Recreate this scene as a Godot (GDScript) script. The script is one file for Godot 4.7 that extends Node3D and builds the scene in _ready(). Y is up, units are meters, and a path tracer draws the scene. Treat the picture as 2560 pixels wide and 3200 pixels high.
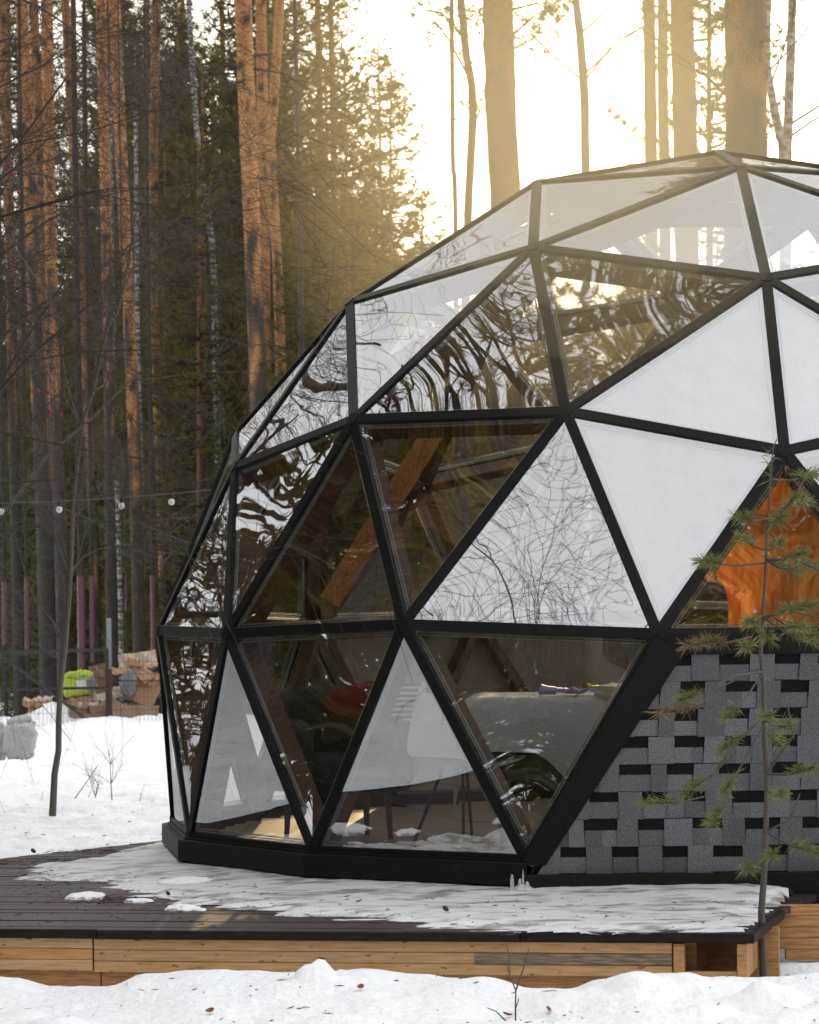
extends Node3D
# A glass geodesic dome on a timber deck in a snowy pine forest, against a low sun.

const DOME_R := 3.3
const DOME_Y := 0.7434
const UP := Vector3.UP
var rng := RandomNumberGenerator.new()
var names := {}
var M := {}
var bump_noise := FastNoiseLite.new()
var wave_noise := FastNoiseLite.new()
var patch_noise := FastNoiseLite.new()


# ---------------------------------------------------------------- mesh helpers
class MB:
	var v := PackedVector3Array()
	var n := PackedVector3Array()
	var c := PackedColorArray()
	var i := PackedInt32Array()
	var tint := Color.WHITE

	func put(p: Vector3, nn: Vector3) -> int:
		v.push_back(p)
		n.push_back(nn)
		c.push_back(tint)
		return v.size() - 1

	func idx(a: int, b: int, d: int) -> void:   # a, b, d counter-clockwise seen from outside
		i.push_back(a)
		i.push_back(d)
		i.push_back(b)

	func tri(a: Vector3, b: Vector3, d: Vector3) -> void:
		var nn := (b - a).cross(d - a).normalized()
		idx(put(a, nn), put(b, nn), put(d, nn))

	func quad(a: Vector3, b: Vector3, d: Vector3, e: Vector3) -> void:
		var nn := (b - a).cross(e - a)
		if nn.length_squared() < 1e-14:
			nn = (d - b).cross(e - b)
		nn = nn.normalized()
		var k := put(a, nn)
		put(b, nn)
		put(d, nn)
		put(e, nn)
		idx(k, k + 1, k + 2)
		idx(k, k + 2, k + 3)

	func box(t: Transform3D, s: Vector3, bev := 0.0) -> void:
		var h := s * 0.5
		var ax := [Vector3.RIGHT, Vector3.UP, Vector3.BACK]
		for k in 3:
			var u: Vector3 = ax[(k + 1) % 3]
			var w: Vector3 = ax[(k + 2) % 3]
			var d: Vector3 = ax[k]
			for sg in [1.0, -1.0]:
				var cen: Vector3 = d * h[k] * sg
				var hu: Vector3 = u * (h[(k + 1) % 3] - bev)
				var hw: Vector3 = w * (h[(k + 2) % 3] - bev) * sg
				quad(t * (cen - hu - hw), t * (cen + hu - hw), t * (cen + hu + hw), t * (cen - hu + hw))
		if bev <= 0.0:
			return
		for k in 3:
			var u := (k + 1) % 3
			var w := (k + 2) % 3
			for su in [1.0, -1.0]:
				for sw in [1.0, -1.0]:
					var p: Vector3 = ax[u] * h[u] * su + ax[w] * (h[w] - bev) * sw
					var q: Vector3 = ax[u] * (h[u] - bev) * su + ax[w] * h[w] * sw
					var l: Vector3 = ax[k] * (h[k] - bev)
					if su * sw > 0:
						quad(t * (p - l), t * (q - l), t * (q + l), t * (p + l))
					else:
						quad(t * (q - l), t * (p - l), t * (p + l), t * (q + l))
		for sx in [1.0, -1.0]:
			for sy in [1.0, -1.0]:
				for sz in [1.0, -1.0]:
					var sv := Vector3(sx, sy, sz)
					var a := Vector3(h.x, h.y - bev, h.z - bev) * sv
					var b := Vector3(h.x - bev, h.y, h.z - bev) * sv
					var d := Vector3(h.x - bev, h.y - bev, h.z) * sv
					if sx * sy * sz > 0:
						tri(t * a, t * b, t * d)
					else:
						tri(t * a, t * d, t * b)

	func bar(a: Vector3, b: Vector3, outward: Vector3, w: float, d: float, bev := 0.0) -> void:   # a beam from a to b, w wide, d deep along outward
		var x := (b - a).normalized()
		var y := (outward - x * outward.dot(x)).normalized()
		box(Transform3D(Basis(x, y, x.cross(y)), (a + b) * 0.5), Vector3(a.distance_to(b), d, w), bev)

	func tube(p: PackedVector3Array, r: PackedFloat32Array, sides := 6, capped := true, shape = null) -> void:
		var m := p.size()
		if m < 2:
			return
		var t0 := (p[1] - p[0]).normalized()
		var u := t0.cross(Vector3(0.31, 0.17, 0.93)).normalized()
		var base := v.size()
		for k in m:
			var t := (p[mini(k + 1, m - 1)] - p[maxi(k - 1, 0)]).normalized()
			u = (u - t * u.dot(t)).normalized()
			var w := t.cross(u)
			for s in sides:
				var a := TAU * s / sides
				var d := u * cos(a) + w * sin(a)
				var rr := r[k]
				if shape != null:
					rr = shape.call(self, p[k], d, rr)
				put(p[k] + d * rr, d)
		for k in m - 1:
			for s in sides:
				var a := base + k * sides + s
				var b := base + k * sides + (s + 1) % sides
				idx(a, b, b + sides)
				idx(a, b + sides, a + sides)
		if capped:
			for e in [0, m - 1]:
				var t: Vector3 = (p[1] - p[0]).normalized() * -1.0 if e == 0 else (p[m - 1] - p[m - 2]).normalized()
				var k := put(p[e], t)
				for s in sides:
					var a: int = base + e * sides + s
					var b: int = base + e * sides + (s + 1) % sides
					if e == 0:
						idx(k, b, a)
					else:
						idx(k, a, b)

	func lathe(t: Transform3D, prof: PackedVector2Array, sides := 16) -> void:   # x radius, y height
		var base := v.size()
		for k in prof.size():
			var d2 := prof[mini(k + 1, prof.size() - 1)] - prof[maxi(k - 1, 0)]
			var nn := Vector2(d2.y, -d2.x).normalized()
			for s in sides:
				var a := TAU * s / sides
				put(t * Vector3(prof[k].x * cos(a), prof[k].y, -prof[k].x * sin(a)), (t.basis * Vector3(nn.x * cos(a), nn.y, -nn.x * sin(a))).normalized())
		for k in prof.size() - 1:
			for s in sides:
				var a := base + k * sides + s
				var b := base + k * sides + (s + 1) % sides
				idx(a, b, b + sides)
				idx(a, b + sides, a + sides)

	func grid(pts: PackedVector3Array, nu: int, nv: int, keep := PackedByteArray()) -> void:   # rows of nu points; u x v points outward
		var base := v.size()
		var nn := PackedVector3Array()
		nn.resize(nu * nv)
		for b in nv:
			for a in nu:
				var k := b * nu + a
				var du := pts[b * nu + mini(a + 1, nu - 1)] - pts[b * nu + maxi(a - 1, 0)]
				var dv := pts[mini(b + 1, nv - 1) * nu + a] - pts[maxi(b - 1, 0) * nu + a]
				nn[k] = du.cross(dv).normalized()
		for k in nu * nv:
			put(pts[k], nn[k])
		for b in nv - 1:
			for a in nu - 1:
				var k := b * nu + a
				if keep.size() and not (keep[k] and keep[k + 1] and keep[k + nu] and keep[k + nu + 1]):
					continue
				idx(base + k, base + k + 1, base + k + nu + 1)
				idx(base + k, base + k + nu + 1, base + k + nu)

	func blob(t: Transform3D, radius: Vector3, noise: FastNoiseLite, amp: float, rings := 10, sides := 16, power := 1.0) -> void:   # a lumpy closed ball
		var pts := PackedVector3Array()
		for a in rings + 1:
			var th := PI * a / rings
			for b in sides:
				var ph := TAU * b / sides
				var d := Vector3(sin(th) * cos(ph), cos(th), sin(th) * sin(ph))
				var e := Vector3(signf(d.x) * pow(absf(d.x), power), signf(d.y) * pow(absf(d.y), power), signf(d.z) * pow(absf(d.z), power))
				var q := e * radius
				var k := 1.0 + amp * (0.35 * noise.get_noise_3dv((t * q) * 7.0) + 0.25 * noise.get_noise_3dv((t * q) * 19.0))
				pts.push_back(t * (q * k))
		var base := v.size()
		for a in rings + 1:
			for b in sides:
				var du := pts[a * sides + (b + 1) % sides] - pts[a * sides + (b + sides - 1) % sides]
				var dv := pts[mini(a + 1, rings) * sides + b] - pts[maxi(a - 1, 0) * sides + b]
				var nn := du.cross(dv)
				if a == 0 or a == rings:
					nn = pts[a * sides] - t.origin
				put(pts[a * sides + b], nn.normalized())
		for a in rings:
			for b in sides:
				var k := base + a * sides + b
				var l := base + a * sides + (b + 1) % sides
				idx(k, l, l + sides)
				idx(k, l + sides, k + sides)

	func prism(poly: PackedVector2Array, t: Transform3D, z0: float, z1: float) -> void:   # polygon in t's xy plane, from z0 to z1
		if Geometry2D.is_polygon_clockwise(poly):
			poly = poly.duplicate()
			poly.reverse()
		var ix := Geometry2D.triangulate_polygon(poly)
		for k in range(0, ix.size(), 3):
			var a := poly[ix[k]]
			var b := poly[ix[k + 1]]
			var d := poly[ix[k + 2]]
			if (b - a).cross(d - a) < 0:
				var s := b
				b = d
				d = s
			tri(t * Vector3(a.x, a.y, z1), t * Vector3(b.x, b.y, z1), t * Vector3(d.x, d.y, z1))
			tri(t * Vector3(a.x, a.y, z0), t * Vector3(d.x, d.y, z0), t * Vector3(b.x, b.y, z0))
		for k in poly.size():
			var a := poly[k]
			var b := poly[(k + 1) % poly.size()]
			quad(t * Vector3(a.x, a.y, z0), t * Vector3(b.x, b.y, z0), t * Vector3(b.x, b.y, z1), t * Vector3(a.x, a.y, z1))

	func mesh() -> ArrayMesh:
		var arr := []
		arr.resize(Mesh.ARRAY_MAX)
		arr[Mesh.ARRAY_VERTEX] = v
		arr[Mesh.ARRAY_NORMAL] = n
		arr[Mesh.ARRAY_COLOR] = c
		arr[Mesh.ARRAY_INDEX] = i
		var m := ArrayMesh.new()
		m.add_surface_from_arrays(Mesh.PRIMITIVE_TRIANGLES, arr)
		return m


# ---------------------------------------------------------------- object helpers
func numbered(called: String) -> String:
	var k: int = names.get(called, 0)
	names[called] = k + 1
	return called if k == 0 else "%s_%03d" % [called, k]


func thing(called: String, label: String, category: String, at := Vector3.ZERO, turn := 0.0, group := "") -> Node3D:
	var o := Node3D.new()
	o.name = numbered(called)
	add_child(o, true)
	o.position = at
	o.rotation.y = turn
	return tag(o, label, category, group)


func tag(o: Node3D, label: String, category: String, group := "") -> Node3D:
	o.set_meta("label", label)
	o.set_meta("category", category)
	if group:
		o.set_meta("group", group)
	return o


func part(called: String, m: Mesh, mat: Material, parent: Node3D, t := Transform3D()) -> MeshInstance3D:
	var o := MeshInstance3D.new()
	o.mesh = m
	o.material_override = mat
	o.transform = t
	if parent == self:
		o.name = numbered(called)
	else:
		var used: Dictionary = parent.get_meta("used") if parent.has_meta("used") else {}
		var k: int = used.get(called, 0)
		used[called] = k + 1
		parent.set_meta("used", used)
		o.name = called if k == 0 else "%s_%03d" % [called, k]
	parent.add_child(o, true)
	return o


func kind(o: Node3D, k: String) -> Node3D:
	o.set_meta("kind", k)
	return o


func copy_of(o: Node3D, called: String, at: Vector3, turn: float, size: float, label: String, group := "") -> Node3D:
	var r: Node3D = o.duplicate()
	r.name = numbered(called)
	add_child(r, true)
	r.position = at
	r.rotation.y = turn
	r.scale = Vector3.ONE * size
	r.set_meta("label", label)
	if group:
		r.set_meta("group", group)
	return r


# ---------------------------------------------------------------- materials
func lin(r: float, g: float, b: float) -> Color:
	return Color(r, g, b).linear_to_srgb()


func noise_tex(sd: int, freq: float, octaves: int, stops: Array, kindof := FastNoiseLite.TYPE_SIMPLEX_SMOOTH, size := 512) -> NoiseTexture2D:
	var f := FastNoiseLite.new()
	f.seed = sd
	f.frequency = freq
	f.noise_type = kindof
	f.fractal_octaves = octaves
	var t := NoiseTexture2D.new()
	t.width = size
	t.height = size
	t.seamless = true
	t.noise = f
	if stops.size():
		var g := Gradient.new()
		var off := PackedFloat32Array()
		var col := PackedColorArray()
		for s in stops:
			off.push_back(s[0])
			col.push_back(s[1])
		g.offsets = off
		g.colors = col
		t.color_ramp = g
	return t


func plain(c: Color, rough: float, metal := 0.0, spec := 0.5) -> StandardMaterial3D:
	var m := StandardMaterial3D.new()
	m.albedo_color = c
	m.roughness = rough
	m.metallic = metal
	m.metallic_specular = spec
	return m


func grained(tex: Texture2D, scale3: Vector3, rough: float, world := false, vcol := false) -> StandardMaterial3D:
	var m := StandardMaterial3D.new()
	m.albedo_texture = tex
	m.uv1_triplanar = true
	m.uv1_world_triplanar = world
	m.uv1_scale = scale3
	m.roughness = rough
	m.vertex_color_use_as_albedo = vcol
	return m


func relief(m: StandardMaterial3D, tex: Texture2D, cm: float) -> StandardMaterial3D:
	m.heightmap_enabled = true
	m.heightmap_texture = tex
	m.heightmap_scale = cm
	return m


func make_materials() -> void:
	var white := Color.WHITE
	var fine := noise_tex(11, 0.05, 4, [])
	M.snow = relief(grained(noise_tex(1, 0.02, 4, [[0.0, lin(0.77, 0.78, 0.80)], [0.6, lin(0.84, 0.845, 0.86)], [1.0, lin(0.88, 0.885, 0.895)]]), Vector3.ONE * 0.8, 0.75, true), noise_tex(2, 0.03, 5, []), 0.9)
	M.snow.uv1_scale = Vector3.ONE * 1.3
	M.icy = grained(noise_tex(3, 0.05, 4, [[0.0, Color(0.84, 0.84, 0.84)], [1.0, white]]), Vector3.ONE * 2.3, 0.45, true, true)
	M.deck = relief(grained(noise_tex(5, 0.03, 5, [[0.0, lin(0.020, 0.014, 0.014)], [0.5, lin(0.040, 0.029, 0.028)], [0.8, lin(0.056, 0.042, 0.041)], [1.0, lin(0.085, 0.068, 0.066)]]), Vector3(0.35, 5.0, 7.0), 0.5), noise_tex(6, 0.04, 4, []), 0.0)
	M.deck.heightmap_enabled = false
	M.deck.metallic_specular = 0.35
	M.deck_edge = grained(noise_tex(7, 0.03, 5, [[0.0, lin(0.009, 0.006, 0.006)], [0.6, lin(0.017, 0.012, 0.011)], [1.0, lin(0.035, 0.026, 0.024)]]), Vector3(0.5, 6.0, 6.0), 0.6)
	M.deck_edge.metallic_specular = 0.25
	var pine_stops := [[0.0, lin(0.34, 0.20, 0.085)], [0.35, lin(0.44, 0.275, 0.125)], [0.65, lin(0.50, 0.325, 0.16)], [1.0, lin(0.54, 0.365, 0.195)]]
	M.pine = []
	for k in 4:
		var m := grained(noise_tex(20 + k, 0.012, 5, pine_stops), Vector3(0.7, 9.0, 9.0), 0.6)
		m.uv1_offset = Vector3(0.37 * k, 0.21 * k, 0.5 * k)
		m.albedo_color = [Color(1, 1, 1), Color(0.97, 0.93, 0.86), Color(1.0, 0.90, 0.75), Color(0.93, 0.92, 0.9)][k]
		m.detail_enabled = true
		m.detail_blend_mode = BaseMaterial3D.BLEND_MODE_MUL
		m.detail_uv_layer = BaseMaterial3D.DETAIL_UV_2
		m.detail_albedo = M.stain if M.has("stain") else noise_tex(27, 0.02, 5, [[0.0, Color(0.30, 0.27, 0.24)], [0.12, Color(0.62, 0.58, 0.54)], [0.2, white], [1.0, white]])
		M.stain = m.detail_albedo
		m.uv2_triplanar = true
		m.uv2_scale = Vector3(0.8, 2.5, 2.5)
		m.uv2_offset = Vector3(0.3 * k, 0.4 * k, 0)
		M.pine.push_back(m)
	M.pine_weathered = grained(noise_tex(29, 0.02, 5, [[0.0, lin(0.06, 0.045, 0.03)], [0.45, lin(0.14, 0.105, 0.07)], [0.7, lin(0.24, 0.17, 0.10)], [1.0, lin(0.33, 0.21, 0.10)]]), Vector3(0.8, 8.0, 8.0), 0.65)
	M.orange_pine = grained(noise_tex(32, 0.015, 5, [[0.0, lin(0.24, 0.105, 0.03)], [0.5, lin(0.40, 0.20, 0.07)], [1.0, lin(0.50, 0.28, 0.11)]]), Vector3(0.7, 8.0, 8.0), 0.6)
	M.black = relief(grained(noise_tex(33, 0.05, 4, [[0.0, lin(0.006, 0.006, 0.0055)], [1.0, lin(0.012, 0.0115, 0.011)]]), Vector3.ONE * 3.0, 0.5), fine, 0.05)
	M.black.metallic_specular = 0.25
	M.plinth = relief(grained(noise_tex(34, 0.04, 5, [[0.0, lin(0.007, 0.007, 0.0065)], [0.7, lin(0.013, 0.013, 0.012)], [1.0, lin(0.024, 0.0235, 0.022)]]), Vector3(2.0, 6.0, 2.0), 0.5), fine, 0.1)
	M.plinth.metallic_specular = 0.22
	M.timber = grained(noise_tex(35, 0.03, 4, [[0.0, lin(0.055, 0.022, 0.010)], [1.0, lin(0.13, 0.055, 0.024)]]), Vector3.ONE * 2.0, 0.55)
	M.spacer = plain(lin(0.22, 0.235, 0.23), 0.4, 0.3)
	# solar-control glass: a coated, half-mirroring sheet
	var orm := Image.create(4, 4, false, Image.FORMAT_RGB8)
	orm.fill(Color(1.0, 0.0, 1.0))
	var g := ORMMaterial3D.new()
	g.orm_texture = ImageTexture.create_from_image(orm)
	g.uv1_triplanar = true
	g.transparency = BaseMaterial3D.TRANSPARENCY_ALPHA
	g.albedo_color = Color(0.89, 0.895, 0.905, 0.44)
	g.cull_mode = BaseMaterial3D.CULL_DISABLED
	M.glass = g
	M.lining = grained(noise_tex(36, 0.03, 4, [[0.0, lin(0.26, 0.23, 0.17)], [1.0, lin(0.32, 0.285, 0.215)]]), Vector3.ONE * 2.0, 0.7)
	M.white_lining = relief(grained(noise_tex(38, 0.012, 4, [[0.0, lin(0.34, 0.345, 0.345)], [1.0, lin(0.46, 0.465, 0.46)]]), Vector3.ONE, 0.8), noise_tex(39, 0.012, 3, []), 2.0)
	M.floor = grained(noise_tex(37, 0.03, 5, [[0.0, lin(0.13, 0.10, 0.06)], [1.0, lin(0.24, 0.195, 0.13)]]), Vector3(0.6, 6, 6), 0.4)
	# shingles: grit of light and dark mineral granules
	M.grit = []
	for k in 4:
		var d: float = [0.86, 0.68, 1.02, 0.78][k]
		var m := grained(noise_tex(40 + k, 0.11, 2, [[0.0, lin(0.05 * d, 0.052 * d, 0.06 * d)], [0.40, lin(0.095 * d, 0.098 * d, 0.112 * d)], [0.6, lin(0.16 * d, 0.163 * d, 0.18 * d)], [0.8, lin(0.30 * d, 0.30 * d, 0.32 * d)], [1.0, lin(0.5 * d, 0.5 * d, 0.5 * d)]]), Vector3.ONE * 2.6, 0.9)
		M.grit.push_back(relief(m, noise_tex(44, 0.2, 2, []), 0.3))
	M.grit_dark = grained(noise_tex(46, 0.25, 2, [[0.0, lin(0.005, 0.005, 0.005)], [0.6, lin(0.012, 0.012, 0.012)], [1.0, lin(0.08, 0.08, 0.08)]]), Vector3.ONE * 2.6, 1.0)
	M.grit_dark.metallic_specular = 0.1
	# trees
	var bark_tex := noise_tex(50, 0.035, 5, [[0.0, Color(0.5, 0.48, 0.48)], [0.35, Color(0.8, 0.79, 0.78)], [0.6, Color(0.97, 0.96, 0.95)], [1.0, Color(1, 1, 1)]])
	M.bark = relief(grained(bark_tex, Vector3(2.2, 1.3, 2.2), 0.85, false, true), noise_tex(51, 0.04, 5, []), 4.0)
	M.birch = grained(noise_tex(52, 0.03, 4, [[0.0, lin(0.03, 0.028, 0.026)], [0.44, lin(0.05, 0.046, 0.042)], [0.52, lin(0.30, 0.29, 0.275)], [1.0, lin(0.44, 0.43, 0.41)]]), Vector3(0.4, 0.9, 0.4), 0.7)
	M.twig = plain(lin(0.036, 0.026, 0.019), 0.8)
	M.sapling = grained(noise_tex(53, 0.05, 4, [[0.0, lin(0.035, 0.028, 0.021)], [0.6, lin(0.075, 0.06, 0.045)], [1.0, lin(0.12, 0.105, 0.085)]]), Vector3(8, 3, 8), 0.7)
	M.needle = StandardMaterial3D.new()
	M.needle.albedo_color = Color.WHITE
	M.needle.vertex_color_use_as_albedo = true
	M.needle.roughness = 0.6
	M.needle.backlight_enabled = true
	M.needle.backlight = Color(1.0, 0.88, 0.36)
	M.needle.cull_mode = BaseMaterial3D.CULL_DISABLED
	M.near_needle = M.needle.duplicate()
	M.near_needle.backlight = Color(0.5, 0.5, 0.3)
	M.pink = grained(noise_tex(54, 0.05, 3, [[0.0, lin(0.04, 0.026, 0.025)], [0.45, lin(0.08, 0.03, 0.04)], [1.0, lin(0.22, 0.085, 0.12)]]), Vector3(3, 2, 3), 0.4)
	# small things
	M.steel_dark = plain(lin(0.02, 0.021, 0.023), 0.5, 0.3)
	M.zinc = grained(noise_tex(55, 0.05, 3, [[0.0, lin(0.14, 0.15, 0.17)], [1.0, lin(0.22, 0.23, 0.25)]]), Vector3.ONE * 3, 0.5)
	M.rust = grained(noise_tex(56, 0.05, 4, [[0.0, lin(0.035, 0.015, 0.008)], [1.0, lin(0.13, 0.05, 0.02)]]), Vector3.ONE * 3, 0.85)
	M.card = []
	for k in 4:
		var base: Color = [lin(0.46, 0.28, 0.15), lin(0.34, 0.19, 0.09), lin(0.56, 0.45, 0.35), lin(0.22, 0.135, 0.09)][k]
		M.card.push_back(grained(noise_tex(60 + k, 0.03, 4, [[0.0, base.darkened(0.2)], [1.0, base.lightened(0.08)]]), Vector3.ONE * 2.0, 0.85))
	M.sack = relief(grained(noise_tex(65, 0.03, 4, [[0.0, lin(0.42, 0.42, 0.41)], [1.0, lin(0.62, 0.62, 0.60)]]), Vector3.ONE * 3, 0.6), noise_tex(66, 0.03, 4, []), 3.0)
	M.foil = relief(plain(lin(0.22, 0.22, 0.23), 0.3, 0.3), noise_tex(67, 0.03, 4, []), 6.0)
	M.foil.uv1_triplanar = true
	M.foil.uv1_scale = Vector3.ONE * 2.0
	M.lime = grained(noise_tex(68, 0.03, 3, [[0.0, lin(0.25, 0.33, 0.02)], [1.0, lin(0.5, 0.55, 0.04)]]), Vector3.ONE * 2, 0.35)
	M.paper = plain(lin(0.6, 0.6, 0.62), 0.5)
	M.print_blue = plain(lin(0.08, 0.14, 0.3), 0.4)
	M.print_red = plain(lin(0.4, 0.1, 0.03), 0.4)
	M.ink = plain(lin(0.02, 0.02, 0.025), 0.7)
	M.quilt = grained(noise_tex(70, 0.06, 3, [[0.0, lin(0.40, 0.43, 0.42)], [1.0, lin(0.50, 0.53, 0.52)]]), Vector3.ONE * 3, 0.9)
	M.quilt.rim_enabled = true
	M.quilt.rim = 0.3
	M.towel = plain(lin(0.5, 0.45, 0.36), 0.95)
	M.purple = plain(lin(0.36, 0.30, 0.62), 0.5)
	M.yellow = plain(lin(0.62, 0.52, 0.02), 0.45)
	M.sofa = grained(noise_tex(71, 0.06, 3, [[0.0, lin(0.03, 0.034, 0.035)], [1.0, lin(0.05, 0.055, 0.056)]]), Vector3.ONE * 4, 0.95)
	M.red = plain(lin(0.16, 0.012, 0.012), 0.9)
	M.enamel = plain(lin(0.55, 0.53, 0.48), 0.4)
	M.shell = plain(lin(0.62, 0.62, 0.63), 0.35)
	M.curtain = grained(noise_tex(72, 0.02, 5, [[0.0, lin(0.52, 0.13, 0.02)], [0.5, lin(0.80, 0.26, 0.05)], [1.0, lin(0.9, 0.42, 0.14)]]), Vector3(2.5, 0.8, 2.5), 0.8)
	M.curtain.backlight_enabled = true
	M.curtain.backlight = Color(1.0, 0.9, 0.8)
	M.curtain.cull_mode = BaseMaterial3D.CULL_DISABLED
	M.log = relief(grained(noise_tex(73, 0.03, 5, [[0.0, lin(0.22, 0.075, 0.022)], [0.5, lin(0.55, 0.24, 0.08)], [1.0, lin(0.7, 0.38, 0.16)]]), Vector3(5, 1.6, 5), 0.8), noise_tex(74, 0.04, 4, []), 2.0)
	M.bulb = StandardMaterial3D.new()
	M.bulb.transparency = BaseMaterial3D.TRANSPARENCY_ALPHA
	M.bulb.albedo_color = Color(0.95, 0.95, 0.95, 0.45)
	M.bulb.roughness = 0.05
	M.rubber = plain(lin(0.01, 0.01, 0.01), 0.6)
	M.cable = plain(lin(0.10, 0.09, 0.085), 0.5)
	M.leaf = plain(lin(0.20, 0.075, 0.03), 0.8)
	M.leaf.cull_mode = BaseMaterial3D.CULL_DISABLED
	M.cone = plain(lin(0.06, 0.035, 0.022), 0.9)
	M.litter = plain(lin(0.06, 0.042, 0.03), 0.9)
	M.litter_red = plain(lin(0.12, 0.055, 0.03), 0.9)
	M.ice = StandardMaterial3D.new()
	M.ice.albedo_color = Color(0.9, 0.93, 0.95, 0.25)
	M.ice.transparency = BaseMaterial3D.TRANSPARENCY_ALPHA
	M.ice.roughness = 0.1
	M.berry = plain(lin(0.25, 0.02, 0.01), 0.6)


# ---------------------------------------------------------------- sky, sun, camera
func make_light(sun_dir: Vector3) -> void:
	var w := 1024
	var h := 512
	var im := Image.create(w, h, false, Image.FORMAT_RGBF)
	var cl := FastNoiseLite.new()
	cl.seed = 5
	cl.frequency = 1.3
	cl.fractal_octaves = 4
	for y in h:
		var el := PI * (0.5 - (y + 0.5) / h)
		for x in w:
			var az := TAU * (x + 0.5) / w
			var d := Vector3(sin(az) * cos(el), sin(el), -cos(az) * cos(el))
			var a := rad_to_deg(acos(clampf(d.dot(sun_dir), -1.0, 1.0)))
			var k := 1.0 + 0.06 * cl.get_noise_3dv(d)
			var glow := 22.0 * exp(-pow(a / 1.7, 2.0)) + 3.0 * exp(-pow(a / 3.2, 2.0)) + 1.3 * exp(-pow(a / 7.0, 2.0)) + 0.30 * exp(-a / 28.0)
			im.set_pixel(x, y, Color(0.96 * k + glow, 0.972 * k + glow * 0.85, 1.0 * k + glow * 0.54))
	var sky := Sky.new()
	var pm := PanoramaSkyMaterial.new()
	pm.panorama = ImageTexture.create_from_image(im)
	sky.sky_material = pm
	var env := Environment.new()
	env.background_mode = Environment.BG_SKY
	env.sky = sky
	env.tonemap_mode = Environment.TONE_MAPPER_LINEAR
	env.tonemap_exposure = 1.65
	env.sdfgi_enabled = true
	env.ssao_enabled = true
	env.ssil_enabled = true
	env.volumetric_fog_enabled = true
	env.volumetric_fog_density = 0.0
	var we := WorldEnvironment.new()
	we.name = "world_environment"
	we.environment = env
	add_child(we)
	var sun := DirectionalLight3D.new()
	sun.name = "sun"
	sun.light_color = Color(1.0, 0.86, 0.62)
	sun.light_energy = 1.6
	sun.light_angular_distance = 0.5
	sun.shadow_enabled = true
	add_child(sun)
	sun.look_at_from_position(sun_dir * 50.0, Vector3.ZERO, UP)


func make_camera() -> void:
	var cam := Camera3D.new()
	cam.name = "camera"
	cam.fov = 15.1113
	cam.near = 0.1
	cam.far = 2000.0
	cam.transform = Transform3D(Basis(Vector3(0.99989895, -0.01036493, -0.00972892), Vector3(0.01050035, 0.99984724, 0.01397285), Vector3(0.0095826, -0.0140736, 0.99985504)), Vector3(-1.59668, 1.65652, 22.34305))
	var lens := CameraAttributesPhysical.new()
	lens.frustum_focal_length = 90.47
	lens.frustum_focus_distance = 19.5
	lens.exposure_aperture = 7.0
	cam.attributes = lens
	cam.fov = 15.1113
	add_child(cam)
	cam.current = true


func _ready() -> void:
	rng.seed = 7
	bump_noise.seed = 3
	bump_noise.frequency = 1.0
	bump_noise.fractal_octaves = 4
	wave_noise.seed = 9
	wave_noise.frequency = 2.2
	wave_noise.fractal_octaves = 2
	patch_noise.seed = 21
	patch_noise.frequency = 1.0
	patch_noise.fractal_octaves = 3
	var sun_dir := Vector3(0.03766, 0.11238, -0.99295).normalized()
	make_camera()
	make_light(sun_dir)
	make_materials()
	build_ground()
	build_deck()
	build_dome()
	build_interior()
	build_forest()
	build_yard()
	build_near()
	build_haze(sun_dir)


# ---------------------------------------------------------------- snow ground
const FRONT_A := Vector2(-3.68, 4.52)
const FRONT_B := Vector2(-0.27, 5.10)

func deck_front(x: float) -> float:
	return FRONT_A.y + (x - FRONT_A.x) * (FRONT_B.y - FRONT_A.y) / (FRONT_B.x - FRONT_A.x)


var crest := [Vector2(-6, -0.15), Vector2(-3.75, -0.135), Vector2(-3.58, -0.15), Vector2(-3.4, -0.19), Vector2(-3.14, -0.195), Vector2(-2.96, -0.15), Vector2(-2.7, -0.115), Vector2(-2.35, -0.125), Vector2(-2.0, -0.115), Vector2(-1.78, -0.13), Vector2(-1.47, -0.135), Vector2(-1.25, -0.165), Vector2(-1.07, -0.165), Vector2(-0.95, -0.125), Vector2(-0.8, -0.10), Vector2(-0.58, -0.10), Vector2(-0.45, -0.13), Vector2(-0.32, -0.145), Vector2(-0.15, -0.14), Vector2(0.08, -0.11), Vector2(0.6, -0.14), Vector2(6, -0.14)]

var lumps := []   # Vector3(x, z, radius), height

func crest_at(x: float) -> float:
	for k in crest.size() - 1:
		if x <= crest[k + 1].x:
			var t: float = (x - crest[k].x) / (crest[k + 1].x - crest[k].x)
			t = clampf(t, 0.0, 1.0)
			return lerpf(crest[k].y, crest[k + 1].y, t * t * (3 - 2 * t))
	return -0.14


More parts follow.
